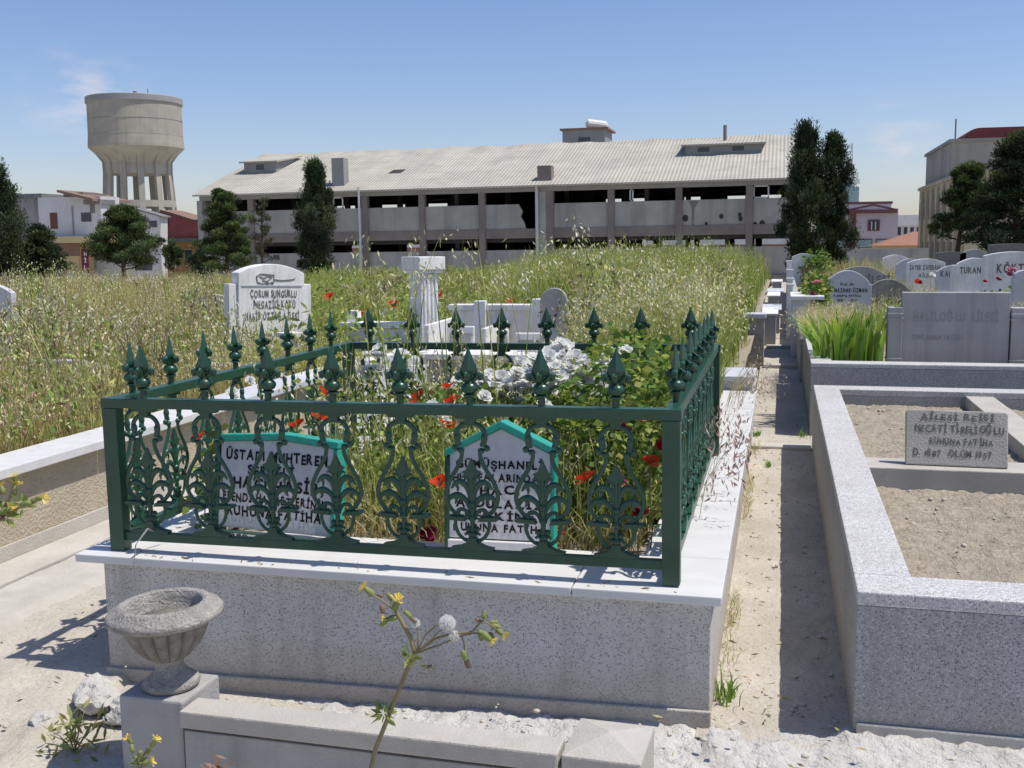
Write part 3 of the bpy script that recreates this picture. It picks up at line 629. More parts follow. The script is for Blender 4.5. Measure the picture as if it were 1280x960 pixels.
H2 = thing('stone_pillar', 'white fluted grave pillar with square capital rising from the grass', 'pillar', (p.x, 10.5, .40), A38)
MB().box(-.155, .155, -.155, .155, .0, .92).build('shaft', 'white_stone', H2, .03)
MB().box(-.20, .20, -.20, .20, .92, .955).build('capital', 'white_stone', H2, .008); MB().box(-.23, .23, -.23, .23, .957, 1.09).build('capital', 'white_stone', H2, .008)
MB().box(-.26, .26, -.26, .26, -.15, .12).build('base', 'white_stone', H2, .008)
for k, x in enumerate((-.1, -.035, .035, .1)): MB().tube([(x, -.157, .14), (x, -.157, .86)], .018, 6).build('flute', 'white_stone', H2)
H2.scale = (.7, .7, .985)
p = at(353, 440, 10.3)
pl = thing('grave_post', 'small white flat-capped post in front of the arched family headstone', 'grave post', (at(362, 430, 10).x, 10.0, .36), A38)
MB().box(-.06, .06, -.06, .06, -.1, .32).build('shaft', 'white_stone', pl, .006); MB().box(-.1, .1, -.1, .1, .322, .37).build('cap', 'white_stone', pl, .006)
p = at(693, 440, 9.0)
H3 = headstone('narrow grey round-topped headstone with rough face behind the railing', (p.x, 9.0, .40), math.radians(4), .235, .82, .115, 'grey_stone', .09)
# white marble kerbs of the rotated plots
def kerb(label, x, y, z, rz, parts, m_='white_stone'):
    t = thing('grave_kerb', label, 'grave kerb', (x, y, z), rz)
    for (n, *b) in parts: MB().box(*b).build(n, m_, t, .008)
    return t
p = at(505, 415, 10.6); kerb('low white marble kerb left of the fluted pillar', p.x, 10.6, .40, math.radians(3), [('wall', -.62, .12, -.08, .08, -.2, .34), ('coping_slab', -.66, .14, -.12, .12, .342, .40), ('end_ball', -.60, -.48, -.06, .06, .402, .52)])
p = at(618, 420, 10.2); kw = kerb('white panelled marble kerb right of the fluted pillar', p.x, 10.2, .40, math.radians(3), [('wall', -.55, .60, .5, .62, -.2, .52), ('coping_slab', -.58, .63, .46, .66, .522, .58), ('post', .30, .42, .42, .54, .0, .64), ('post', -.30, -.18, .42, .54, .0, .62)])
for (x0, x1, ya, yb, zh) in ((-.55, -.50, -.6, .45, .45), (.0, .05, -.6, .45, .42)):
    MB().box(x0, x1, ya, yb, -.2, zh).build('panel', 'white_stone', kw, .008)
for k in range(3):
    MB().box(-.45+.34*k, -.18+.34*k, -.12, -.06, -.1, .40-.03*k).build('panel', 'white_stone', kw, .008)
    MB().box(-.42+.34*k, -.21+.34*k, -.127, -.1205, .05, .34-.03*k).build('panel_field', 'grey_stone', kw, .004)
p = at(600, 440, 8.7); kb = kerb('grey kerb block topped with white marble behind the overgrown plot', -2.2, 8.9, .2, math.radians(2), [('wall', -.72, .45, -.2, .25, -.3, .43)], 'grey_stone')
MB().box(-.75, .48, -.24, .28, .432, .48).build('coping_slab', 'white_stone', kb, .006)
for i, (x, y, ln) in enumerate(((-3.15, 9.75, .9), (-2.55, 9.6, 1.0), (-2.05, 9.9, .8))):
    t = thing('grave_kerb', ['leftmost', 'middle', 'rightmost'][i]+' slanting white marble kerb in front of the panelled kerb', 'grave kerb', (x, y, .40), A38)
    MB().box(-ln/2, ln/2, -.06, .06, -.2, .16).build('wall', 'white_stone', t, .008); MB().box(-ln/2-.03, ln/2+.03, -.09, .09, .162, .21).build('coping_slab', 'white_stone', t, .006)
# carved white headboard
HB = thing('headboard', 'white carved grave headboard with scroll shoulders and black leaf ornament', 'headboard', (-2.98, 8.05, .36), math.radians(35))
MB().prism([(-.26, 0), (.26, 0), (.26, .22), (.21, .28), (.13, .29), (.12, .36), (0, .385), (-.12, .36), (-.13, .29), (-.21, .28), (-.26, .22)], -.06, .06).build('slab', 'white_stone', HB, .008)
for s in (-1, 1): MB().ball((s*.19, 0, .31), .055, 10, 6, (1, 1.1, 1)).build('scroll', 'white_stone', HB)
lf = MB()
for a in (-1.1, -.6, 0, .6, 1.1):
    c, s = math.cos(a), math.sin(a); P0 = (0, .04)
    q = [(0, 0), (.02, .05), (0, .13), (-.02, .05)]
    lf.prism([(x*c+z*s, .04-x*s+z*c) for x, z in q], -.064, -.0605)
lf.build('leaf_ornament', 'black_paint', HB)
kerb('white marble slab kerb at the near side of the carved headboard', -3.1, 7.75, .30, math.radians(50), [('wall', -.4, .45, -.07, .07, -.4, .10)])
p = at(255, 452, 10.2); kerb('low white kerb half hidden in dry grass left of the arched headstone', p.x, 10.2, .25, math.radians(10), [('wall', -.45, .40, -.1, .1, -.2, .22)])
p = at(308, 470, 9.4); kerb('white stepped kerb in front of the arched family headstone', p.x, 9.4, .28, math.radians(12), [('wall', -.42, .45, -.14, .14, -.3, .20), ('step', -.1, .30, -.3, -.142, -.3, .08)])
# left dry field
p = at(5, 400, 12); headstone('white round-topped headstone cut by the left edge of the photo', (p.x-.25, 12, .36), math.radians(10), .75, .80, .13, 'pale_stone')
p = at(75, 465, 8.5); headstone('low pale grey slab lying upright in the dry grass', (p.x, 8.5, .30), math.radians(5), .52, .29, .01, 'pale_stone', base=False)
p = at(22, 470, 8.5); headstone('small grey stone stub at the left of the low pale slab', (p.x, 8.5, .30), .1, .16, .22, .03, 'grey_stone', base=False)
p = at(124, 465, 8.5); t = thing('grave_post', 'little white post with pyramid top in the dry grass', 'grave post', (p.x, 8.5, .30), .2)
MB().box(-.07, .07, -.07, .07, -.1, .2).build('shaft', 'white_stone', t); MB().add([(-.08, -.08, .2), (.08, -.08, .2), (.08, .08, .2), (-.08, .08, .2), (0, 0, .29)], [(0, 1, 4), (1, 2, 4), (2, 3, 4), (3, 0, 4)]).build('pyramid_top', 'white_stone', t)
p = at(268, 395, 16); headstone('grey arched headstone sunk in yellow grass left of the white one', (p.x, 16, .40), math.radians(8), .72, .42, .12, 'grey_stone')
p = at(575, 385, 17); 
# stones along the left of the path
K1 = thing('grave_post', 'weathered square post with wide flat cap at the left of the path', 'grave post', (-.30, 14.2, .0))
MB().box(-.13, .10, -.12, .12, -.1, .62).build('shaft', 'lichen_stone', K1, .008); MB().box(-.18, .12, -.17, .17, .622, .68).build('cap', 'pale_stone', K1, .008)
KF = thing('grave_kerb', 'grey kerb corner with pale coping left of the path beyond the railing plots', 'grave kerb', (-.32, 8.42, 0))
MB().box(-.14, .12, .0, .55, -.1, .53).build('wall', 'terrazzo', KF, .006); MB().box(-.17, .14, -.03, .58, .532, .57).build('coping_slab', 'pale_stone', KF, .006)
for i, (y, x0, x1, h) in enumerate(((17.0, -.26, -.07, .47), (19.2, -.30, -.02, .40), (21.6, -.24, -.05, .52), (24.5, -.28, .02, .47), (28, -.22, .0, .56))):
    lab = ['first', 'second', 'third', 'fourth', 'fifth'][i]+' white-topped kerb end along the left of the path beyond the capped post'
    t = thing('kerb_end', lab, 'grave kerb', (0, y, 0), 0, 'white kerb ends along the left of the path')
    MB().box(x0, x1, -.08, 1.5, -.1, h).build('wall', 'grey_stone', t, .006); MB().box(x0-.03, x1+.03, -.12, 1.52, h+.002, h+.03).build('coping_slab', 'pale_stone' if i % 2 else 'white_stone', t, .006)
for i, (y, x0, x1, h, d) in enumerate(((18.2, .09, .18, .86, .1), (20.5, .10, .2, .88, .1), (24, .11, .22, .95, .1), (29, .12, .24, 1.05, .12))):
    lab = ['tall', 'second tall', 'third tall', 'farthest tall'][i]+' white post on the right of the path'
    t = thing('grave_post', lab, 'grave post', (0, y, 0), 0, 'white posts along the right of the path')
    MB().box(x0, x1, -d/2, d/2, -.1, h).build('shaft', 'white_stone', t, .006); MB().box(x0-.02, x1+.02, -d/2-.02, d/2+.02, h+.001, h+.04).build('cap', 'white_stone', t, .006)
t = thing('grave_kerb', 'pinkish grey kerb block with white top beside the rose bush', 'grave kerb', (.245, 15.2, 0))
MB().box(-.1, .14, 0, 1.2, -.1, .80).build('wall', 'pale_stone', t, .006); MB().box(-.12, .32, -.05, 1.22, .802, .85).build('coping_slab', 'white_stone', t, .006)
t = thing('grave_kerb', 'long low grey kerb continuing along the right of the path', 'grave kerb', (.3, 12.5, 0))
MB().box(-.08, .06, 0, 22, -.1, .5).build('wall', 'grey_stone', t, .006)
# right field
def hs(px, py, Y, *a, label='', **k):
    q = at(px, py, Y); return headstone(label, (q.x, Y, q.z), *a, **k)
hs(1058, 393, 18, math.radians(2), .73, .70, .17, 'pale_stone', label='pale blue-grey shouldered headstone with short black lines', shoulder=.05,
   lines=[('Prof. Dr.', 0, .46, .045, .22), ('Ord.', -.28, .36, .03, .10), ('MAZHAR ÖZMAN', .05, .355, .06, .50), ('RUHUNA FATİHA', 0, .28, .035, .42), ('1884 - 1951', 0, .21, .035, .30)], lm='black_paint')
hs(1109, 393, 20, 0, .74, .62, .2, 'mossy_stone', label='mossy grey arched headstone right of the shouldered pale one')
hs(1074, 372, 24, 0, 1.28, .66, .22, 'grey_stone', label='wide grey arched headstone with dark letters behind the shouldered pale one', lines=[('AİLESİ', .30, .30, .16, .62)], lm='dark_stone', shoulder=.06)
hs(1136, 365, 27, 0, .62, .78, .14, 'pale_stone', label='pale round-shouldered headstone behind the mossy arch')
hs(1156, 365, 25, 0, .78, .72, .09, 'white_stone', label='white arched headstone with one dark line of lettering', lines=[('SAYER ZAFERANLI', 0, .48, .10, .66), ('AİLESİ', 0, .32, .08, .3)], lm='worn_letter')
hs(1190, 368, 22, 0, .60, .55, .12, 'pale_stone', label='low pale headstone with worn name in dark letters', lines=[('KARA', -.08, .34, .10, .30)], lm='worn_letter')
t = hs(1216, 372, 20, 0, .56, .68, .10, 'white_stone', label='white headstone with a pilaster at its left and a single dark name', lines=[('TURAN', -.07, .42, .10, .34)], lm='worn_letter')
MB().box(-.37, -.285, -.08, .08, 0, .56).build('side_post', 'white_stone', t, .006)
hs(1265, 375, 18, 0, .88, .74, .06, 'white_stone', label='largest white headstone at the right, its dark name behind pink flowers', lines=[('KÖKTÜRK', .08, .42, .13, .66)], lm='worn_letter')
hs(1187, 350, 32, 0, .80, .78, .04, 'dark_stone', label='dark grey square headstone far back among the pale ones')
hs(1217, 350, 32, 0, .78, .84, .14, 'grey_stone', label='grey arched headstone far back next to the dark square one')
hs(1262, 350, 26, 0, .95, .80, .02, 'dark_stone', label='dark flat-topped slab behind the largest white headstone')
hs(1278, 392, 14, 0, .26, .52, .10, 'pale_stone', label='small grey headstone cut by the right edge of the photo')
hs(1004, 350, 34, 0, .7, .8, .1, 'white_stone', label='distant white headstone behind the rose bush at the path')
hs(1118, 345, 38, .1, .8, .7, .12, 'white_stone', label='distant pale headstone near the low grey wall')

# ------------------------------------------------------------------ water tower
tx, ty = at(170.5, 250, 150).x+.55, 150
W_ = thing('water_tower', 'tall round concrete water tower on a ring of flared columns', 'water tower', (tx, ty, 0))
W_.scale = (1.025, 1.025, 1.0)
MB().lathe([(.2, 24.25), (6.8, 24.0), (6.9, 23.9), (6.9, 23.1), (6.75, 23.0)], 64).build('roof_slab', 'factory_fascia', W_)
tk = MB().lathe([(6.7, 23.0), (6.72, 20.6), (6.74, 18.4), (6.85, 16.9), (6.85, 16.5)], 64); tk.build('tank', 'tower_concrete', W_)
for z in (18.3, 20.6): MB().lathe([(6.73, z-.05), (6.78, z), (6.73, z+.05)], 64).build('joint_band', 'factory_fascia', W_)
MB().lathe([(6.8, 16.5), (6.2, 15.9), (4.85, 14.6), (4.7, 14.2), (4.7, 12.6)], 48).build('cone', 'tower_concrete', W_)
for i in range(12):
    a = 2*PI*i/12+.13; c, s = math.cos(a), math.sin(a)
    M = Matrix.Rotation(a, 4, 'Z')
    b = MB()
    def colm(r0, z0, r1, z1, hw=.42, dp=.55): 
        b.add([(r0-dp, -hw, z0), (r0, -hw, z0), (r0, hw, z0), (r0-dp, hw, z0), (r1-dp, -hw, z1), (r1, -hw, z1), (r1, hw, z1), (r1-dp, hw, z1)], [(3, 2, 1, 0), (4, 5, 6, 7), (0, 1, 5, 4), (1, 2, 6, 5), (2, 3, 7, 6), (3, 0, 4, 7)])
    colm(5.9, -2, 4.95, 12.7); colm(4.95, 12.7, 4.98, 14.4); colm(4.98, 14.4, 6.5, 16.45, .42, .6)
    b.xform(M); b.build('column', 'tower_concrete', W_)
for z in (7.6, 2.6): 
    r = 5.0+(12.7-z)*.065
    b = MB(); n = 48
    for k in range(n):
        a0, a1 = 2*PI*k/n, 2*PI*(k+1)/n
        v = [(rr*math.cos(a), rr*math.sin(a), zz) for a in (a0, a1) for rr in (r-.85, r-.08) for zz in (z, z+1.0)]
        b.add(v, [(0, 4, 5, 1), (2, 3, 7, 6), (1, 5, 7, 3), (0, 2, 6, 4)])
    b.build('ring_beam', 'tower_concrete', W_)
MB().tube([(.5, -.5, 24.1), (.5, -.5, 25.0)], .3, 8).build('vent', 'dark_stone', W_)
b = MB(); b.tube([(3.6, -2, 24.0), (3.6, -2, 25)], .06, 5); b.build('mast', 'dark_stone', W_)

# ------------------------------------------------------------------ factory
FX0, FX1, FY0, FY1 = -45.9, 1.2, 80.0, 104.0
FA = thing('factory', 'long abandoned two storey factory with open window bands and pale corrugated roof', 'factory building', (0, 80, 0))
FA.rotation_euler = (0, -.006, 0)
def fb(n, m_, x0, x1, y0, y1, z0, z1, par=None, M=None): return MB().box(x0, x1, y0, y1, z0, z1, M).build(n, m_, par or FA)
ZE, ZF, ZP, ZB, ZS, ZL = 6.08, 5.53, 4.62, 2.79, 2.08, 1.2
cx = [FX0]+[-41.4, -36.45, -31.66, -26.97, -22.18, -17.18, -12.3, -7.33, -2.33, FX1]
fb('fascia', 'factory_fascia', FX0, FX1, 0, .3, ZF, ZE)
broken = 6
for i in range(len(cx)-1):
    a, c = cx[i]+.24, cx[i+1]-.24
    if i == 5:    # bay with the parapet broken open at its right
        v = [(a, ZB), (c-1.35, ZB), (c-1.5, ZB+.5), (c-1.75, ZB+.9), (c-1.6, ZB+1.3), (c-1.9, ZP), (a, ZP)]
        MB().prism(v, .12, .28).build('parapet', 'factory_wall', FA)
    else: fb('parapet', 'factory_wall', a, c, .12, .28, ZB, ZP)
    fb('parapet', 'factory_wall', a, c, .12, .28, -2.5, ZL)
fb('floor_beam', 'factory_beam', FX0, FX1, .06, .4, ZS, ZB-.003)
fb('plinth_beam', 'factory_beam', FX0, FX1, -.2, .1, -1.5, -.85)
for i, x in enumerate(cx):
    hw_ = .24 if i != 6 else .55
    fb('column', 'factory_beam' if i not in (0,) else 'factory_wall', x-hw_, x+hw_, -.02-.003*i, .5, -2.5, ZF-.002)
fb('rendered_pier', 'factory_wall', cx[6]-.62, cx[6]-.02, -.06, .1, -1, ZF-.01)
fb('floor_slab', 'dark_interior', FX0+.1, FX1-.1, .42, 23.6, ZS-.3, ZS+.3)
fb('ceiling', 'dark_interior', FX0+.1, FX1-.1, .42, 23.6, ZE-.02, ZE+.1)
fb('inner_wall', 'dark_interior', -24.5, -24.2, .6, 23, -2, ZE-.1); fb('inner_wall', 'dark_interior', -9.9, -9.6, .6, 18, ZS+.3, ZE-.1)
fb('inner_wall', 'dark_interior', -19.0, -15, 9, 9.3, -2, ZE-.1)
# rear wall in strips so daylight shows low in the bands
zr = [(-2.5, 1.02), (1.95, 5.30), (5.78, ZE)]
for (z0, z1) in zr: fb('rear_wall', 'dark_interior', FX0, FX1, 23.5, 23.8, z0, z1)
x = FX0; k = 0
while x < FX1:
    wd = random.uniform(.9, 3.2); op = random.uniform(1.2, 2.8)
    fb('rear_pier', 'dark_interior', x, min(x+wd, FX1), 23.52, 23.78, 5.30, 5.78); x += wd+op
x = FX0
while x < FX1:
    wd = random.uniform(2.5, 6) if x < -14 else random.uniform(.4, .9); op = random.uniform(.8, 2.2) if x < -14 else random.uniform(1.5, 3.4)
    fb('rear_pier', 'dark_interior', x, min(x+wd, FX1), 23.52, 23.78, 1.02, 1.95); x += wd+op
for x in (FX0, FX1-.3):   # gable ends
    MB().add([(x, 0.32, -2.5), (x, 24, -2.5), (x, 24, 6.05), (x, 12, 9.9), (x, .32, 6.05)]+[(x+.3, 0.32, -2.5), (x+.3, 24, -2.5), (x+.3, 24, 6.05), (x+.3, 12, 9.9), (x+.3, .32, 6.05)],
      [(4, 3, 2, 1, 0), (5, 6, 7, 8, 9)]+[(i, (i+1) % 5, (i+1) % 5+5, i+5) for i in range(5)]).build('gable_wall', 'factory_wall', FA)
rf = MB(); nx_ = 60
v = []
for i in range(nx_+1):
    x = FX0-.3+(FX1+.6-FX0)*i/nx_; s = .05*math.sin(i*1.7)+.04*math.sin(i*.6)
    v += [(x, -.55, 5.98), (x, 12, 10.12+s), (x, 24.5, 5.98), (x, 24.5, 5.85), (x, 12, 9.98+s), (x, -.55, 5.85)]
f = [(i*6+k, i*6+6+k, i*6+6+(k+1) % 6, i*6+(k+1) % 6) for i in range(nx_) for k in range(6)]+[tuple(range(6)), tuple(range(nx_*6+5, nx_*6-1, -1))]
rf.add(v, [q[::-1] for q in f]); RF = rf.build('roof', 'roof', FA)
def roofz(y): return 5.98+(10.12-5.98)*(y+.55)/12.55
def chimney(px, py0, wpx, yl, m_, zt):
    q = at(px, 240, 80+yl); hw_ = wpx/1350*80/2
    c = fb('chimney', m_, q.x-hw_, q.x+hw_, yl, yl+1.0, roofz(yl)-.3, zt, RF); return c
chimney(423.5, 198, 17, .8, 'factory_fascia', 8.6)
chimney(681, 200, 18, .5, 'factory_beam', 7.45)
def dormer(xa, xb, yl, hh, wins, deep):
    d = MB(); zb = roofz(yl)-.05; zt = zb+hh; yb = yl+deep; zr2 = zt+deep*.16
    d.add([(xa, yl, zb), (xb, yl, zb), (xb, yl, zt), (xa, yl, zt), (xa, yb, roofz(yb)-.1), (xb, yb, roofz(yb)-.1), (xb, yb, zr2), (xa, yb, zr2)],
          [(0, 1, 2, 3), (1, 5, 6, 2), (5, 4, 7, 6), (4, 0, 3, 7), (4, 5, 1, 0), (3, 2, 6, 7)])
    D = d.build('dormer', 'factory_fascia', RF)
    s = MB().add([(xa-.3, yl-.35, zt-.05), (xb+.3, yl-.35, zt-.05), (xb+.3, yb+.1, zr2+.0), (xa-.3, yb+.1, zr2+.0), (xa-.3, yl-.35, zt+.08), (xb+.3, yl-.35, zt+.08), (xb+.3, yb+.1, zr2+.13), (xa-.3, yb+.1, zr2+.13)],
          [(3, 2, 1, 0), (4, 5, 6, 7), (0, 1, 5, 4), (1, 2, 6, 5), (2, 3, 7, 6), (3, 0, 4, 7)]); s.build('dormer_roof', 'roof', D)
    for (u0, u1) in wins: MB().box(xa+(xb-xa)*u0, xa+(xb-xa)*u1, yl-.02, yl+.02, zb+hh*.35, zb+hh*.8).build('dormer_window', 'dark_glass', D)
q0, q1 = at(306, 215, 85.5), at(346, 215, 85.5); dormer(q0.x, q1.x, 5.5, .95, [(.38, .62)], 4.5)
q0, q1 = at(857, 195, 86.5), at(953, 195, 86.5); dormer(q0.x, q1.x, 6.5, .75, [(.17, .32), (.62, .77)], 4.0)
q = at(907, 175, 89); MB().tube([(q.x, 9.2, 9), (q.x, 9.2, 10.75)], .14, 8).build('flue', 'dark_stone', RF)
q = at(493, 215, 84); 
MB().add([(q.x-.55, 4.0, roofz(4.0)+.012), (q.x+.55, 4.0, roofz(4.0)+.012), (q.x+.65, 5.1, roofz(5.1)+.012), (q.x-.4, 5.1, roofz(5.1)+.012)], [(0, 1, 2, 3)]).build('roof_hole', 'dark_interior', RF)
q0, q1 = at(704, 170, 93), at(757, 170, 93)
TH = fb('tank_house', 'factory_fascia', q0.x, q1.x, 13, 17, 9, 11.25, RF); fb('house_slab', 'brown_roof', q0.x-.2, q1.x+.3, 12.8, 17.3, 11.25, 11.4, TH)
MB().box(q0.x+1.4, q0.x+2.4, 12.95, 13.0, 10.25, 10.6).build('tank_house_window', 'dark_glass', TH)
MB().tube([(q1.x-1.9, 14.5, 11.95), (q1.x-1.75, 14.5, 11.93), (q1.x-.3, 15.2, 11.75), (q1.x-.1, 15.2, 11.72)], [.18, .38, .38, .18], 12).build('water_tank', 'sign_white', TH)
q = at(452, 240, 80); MB().tube([(q.x, -.5, -1), (q.x, -.5, 6.2)], .10, 6).build('downpipe', 'metal_pale', FA)
q = at(672, 240, 80); MB().tube([(q.x, -.2, -1), (q.x, -.2, 6.0)], .12, 6).build('downpipe', 'metal_pale', FA)
for (px, py, s) in ((902, 270, .16), (925, 268, .14), (926, 273, .16), (857, 272, .22), (883, 279, .12), (953, 279, .2), (944, 280, .15)):   # holes knocked in the parapets
    q = at(px, py, 80.1); b = MB().ball((0, 0, 0), s, 8, 5, (1, .05, 1.2)); o_ = b.build('wall_hole', 'dark_interior', FA); o_.location = (q.x, .115, q.z-.006*q.x*-1*0)
q = at(867, 268, 80.1); MB().prism([(q.x-.12, 2.8), (q.x+.05, 2.8), (q.x+.08, 4.0), (q.x+.4, 4.55), (q.x-.35, 4.55), (q.x-.1, 4.1)], .10, .118).build('rust_stain', 'factory_beam', FA)
for i, x in enumerate(cx[1:-1]): fb('inner_column', 'factory_beam', x-.2, x+.2, 8, 8.4, -2.5, ZE-.03)
# window frames hanging in the upper band
for (px0, px1) in ((942, 962), (787, 792), (415, 428), (985, 1000)):
    a, c = at(px0, 240, 80).x, at(px1, 240, 80).x; b = MB()
    for xx in (a, c-.1): b.box(xx, xx+.1, .15, .25, ZP, ZF)
    b.box(a, c, .15, .25, ZF-.1, ZF-.002); b.box(a, c, .15, .25, ZP, ZP+.1); b.build('window_frame', 'metal_pale', FA)
# pale yard wall and roofs behind, seen through the bands
HZ = thing('warehouse', 'long pale warehouse behind the factory seen through its lower openings', 'warehouse', (0, 140, 0))
MB().box(-70, 14, 0, 10, -3, 1.15).build('wall', 'brown_roof', HZ); MB().box(-70, 14, -.3, 10, 1.152, 2.6).build('eave_band', 'white_wash', HZ)

# ------------------------------------------------------------------ houses on the left
def bl(n, m_, px0, px1, py0, py1, Y, d, par, z0=None):
    a, b = at(px0, py0, Y), at(px1, py1, Y); o_ = par.location if par.parent is None else par.parent.location
    return MB().box(a.x-o_.x, b.x-o_.x, Y-o_.y, Y-o_.y+d, b.z if z0 is None else z0, a.z).build(n, m_, par)
A_ = thing('house', 'white upper storey house with brown shutters over a yellow ground floor', 'house', (0, 75, 0))
bl('wall', 'white_wash', 47, 128, 247, 296, 75, 2.5, A_); bl('ledge', 'yellow_wall', 44, 130, 296, 303, 74.2, 3, A_)
bl('ground_floor', 'yellow_wall', 47, 101, 303, 372, 75.6, 2, A_); bl('porch_shadow', 'brown_roof', 55, 100, 303.5, 320, 75.55, .04, A_)  # thin brown sheet paints the shadow under the porch
for (a, b, c, d, m_) in ((62, 72, 266, 286, 'brown_shutter'), (101, 114, 266, 277, 'dark_glass')): bl('window', m_, a, b, c, d, 74.95, .04, A_)
bl('soot_stain', 'dark_stone', 112, 118.5, 252, 266, 74.96, .03, A_)
bl('roof_slab', 'dark_stone', 104, 125, 249.5, 255, 74.7, 2, A_)
q = at(76, 237.5, 74.5); q2 = at(120, 248, 74.5)
MB().add([(q.x, -1, q.z), (q2.x, -1, q2.z), (q2.x, 4, q2.z), (q.x, 4, q.z), (q.x, -1, q.z-.2), (q2.x, -1, q2.z-.2), (q2.x, 4, q2.z-.2), (q.x, 4, q.z-.2)], [(0, 1, 2, 3), (7, 6, 5, 4), (4, 5, 1, 0), (5, 6, 2, 1), (6, 7, 3, 2), (7, 4, 0, 3)]).build('shed_roof', 'brown_roof', A_)
bl('shed_wall', 'factory_beam', 79, 104, 241, 248, 75.2, 3, A_)
g_ = bl('gate', 'white_wash', 80, 97, 343, 358, 75.5, .06, A_)
bl('drainpipe', 'factory_fascia', 90, 91.2, 258, 294, 74.9, .05, A_)
A2 = thing('house', 'flat-roofed house side with its shade painted grey behind the far left conifer', 'house', (0, 84, 0))
bl('wall', 'factory_fascia', -40, 50, 247, 372, 84, 8, A2); bl('roof_slab', 'dark_stone', -42, 52, 244, 247.2, 83.7, 9, A2)  # shaded side of the white house, its shade put into the grey
SG = thing('shop_sign', 'tall narrow dark red sign board with white letters on the house corner', 'sign', (0, 74, 0))
bl('board', 'sign_red', 101, 112.5, 311, 364, 74, .12, SG, None)
for i, ch in enumerate('HİLMET'):
    a = at(106.7, 317+8.2*i, 73.99)
    lettering(SG, [(ch, a.x, a.z-.17, .27, .22)], 'sign_white', -.012)
B2 = thing('house', 'pale gabled house with a brick strip half hidden behind the pine', 'house', (0, 78, 0))
pts = [at(px, py, 78) for px, py in ((112, 356), (201, 350), (201, 270), (164, 260), (128, 262), (112, 300))]
MB().prism([(q.x, q.z) for q in pts], 0, 1.0).build('wall', 'white_wash', B2)
bl('brick_gable', 'red_wall', 127.5, 150, 262.5, 271, 77.96, .03, B2); bl('corner_pipe', 'metal_pale', 199, 201.5, 270, 345, 77.9, .08, B2)
pts = [at(px, py, 77.8) for px, py in ((126, 263), (164, 261.5), (202, 271.5), (202, 270), (164, 259), (126, 260.5))]
MB().prism([(q.x, q.z) for q in pts], -.15, 1.2).build('roof', 'dark_stone', B2)
for (a, b, c, d) in ((160, 168, 300, 318), (186, 196, 276, 284), (168, 190, 320, 338)): bl('window', 'dark_glass', a, b, c, d, 77.95, .04, B2)
YW = thing('yard_wall', 'low grey yard wall with white coping in front of the gabled house', 'wall', (0, 72, 0))
bl('wall', 'pale_stone', 112, 204, 351, 372, 72, .3, YW); bl('coping_slab', 'white_wash', 110, 206, 347, 351.5, 71.9, .5, YW)
C_ = thing('house', 'red house with orange ground floor behind the bushes', 'house', (0, 82, 0))
pts = [at(px, py, 82) for px, py in ((199, 299), (262, 299), (262, 279), (240, 275.5), (214, 268), (199, 264))]
MB().prism([(q.x, q.z) for q in pts], 0, 3).build('wall', 'red_wall', C_)
pts = [at(px, py, 81.7) for px, py in ((199, 264.5), (214, 268.5), (240, 276), (262, 279.5), (262, 278), (240, 274), (214, 266), (199, 262))]
MB().prism([(q.x, q.z) for q in pts], -.2, 3.2).build('roof', 'brown_roof', C_)
bl('ground_floor', 'orange_wall', 199, 262, 301, 366, 82.3, 7, C_); bl('ledge', 'dark_stone', 198, 263, 298, 302, 81.5, 8, C_)
for (a, b, c, d) in ((203, 210, 273, 284), (231, 240, 312, 328), (246, 255, 312, 328)):
    wd_ = bl('window', 'dark_glass', a, b, c, d, 81.9 if c < 300 else 82.25, .05, C_); bl('frame', 'white_wash', a-.6, b+.6, c-.8, c, 81.85 if c < 300 else 82.2, .06, C_)
# ------------------------------------------------------------------ right background
RB = thing('office_block', 'weathered ochre concrete block with buttresses and dark red barrel roof', 'building', (10, 66, 0))
MB().box(0, 16, 0, 22, -2, 5.2).build('lower_block', 'ochre_concrete', RB); MB().box(-.12, 16.1, -.1, 22.1, 5.2, 5.42).build('parapet', 'ochre_concrete', RB)
tb_ = MB().box(.35, 16, 9, 21.6, 5.42, 7.7).build('upper_block', 'factory_wall', RB); MB().box(.2, 16.1, 8.85, 21.7, 7.7, 7.9).build('parapet', 'factory_fascia', tb_)
b = MB(); n = 14
pr = [(1.2+1.0*math.cos(PI-PI*i/n)*1.0+1.0, 7.9+.75*math.sin(PI*i/n)) for i in range(n+1)]
b.prism([(x+.6*(1 if i > n/2 else 0)*12, z) for i, (x, z) in enumerate(pr)][::-1], 10, 20).build('barrel_roof', 'maroon_roof', RB)
MB().tube([(.6, 9.4, 7.9), (.6, 9.4, 9.2)], .05, 5).build('antenna', 'dark_stone', RB)
for k in range(8):
    y = .3+2.7*k; MB().box(-.16, -.003, y, y+.4, -2, 5.0).build('buttress', 'ochre_concrete', RB)
    for (z0, z1) in ((3.0, 4.5), (-.4, 1.4)): MB().box(-.03, .02, y+.85, y+2.35, z0, z1).build('window', 'dark_glass', RB)
for k in range(6):
    MB().box(1.2+2.4*k, 2.6+2.4*k, -.03, .03, 3.0, 4.5).build('window', 'dark_glass', RB); MB().box(1.2+2.4*k, 2.6+2.4*k, -.03, .03, -.4, 1.4).build('window', 'dark_glass', RB)
PK = thing('apartment_house', 'pale pink house with dark red trim and arched window', 'house', (0, 110, 0))
bl('wall', 'pink_wall', 1036, 1120, 262, 345, 110, 10, PK); bl('roof_block', 'pink_wall', 1056, 1114, 254, 262.5, 112, 6, PK); bl('roof_trim', 'pink_trim', 1054, 1116, 252.6, 254.5, 111.9, 6.4, PK)
q0, q1, q2, q3 = at(1062, 263, 109.7), at(1121, 263, 109.7), at(1092, 256, 109.7), at(1092, 254.7, 109.7)
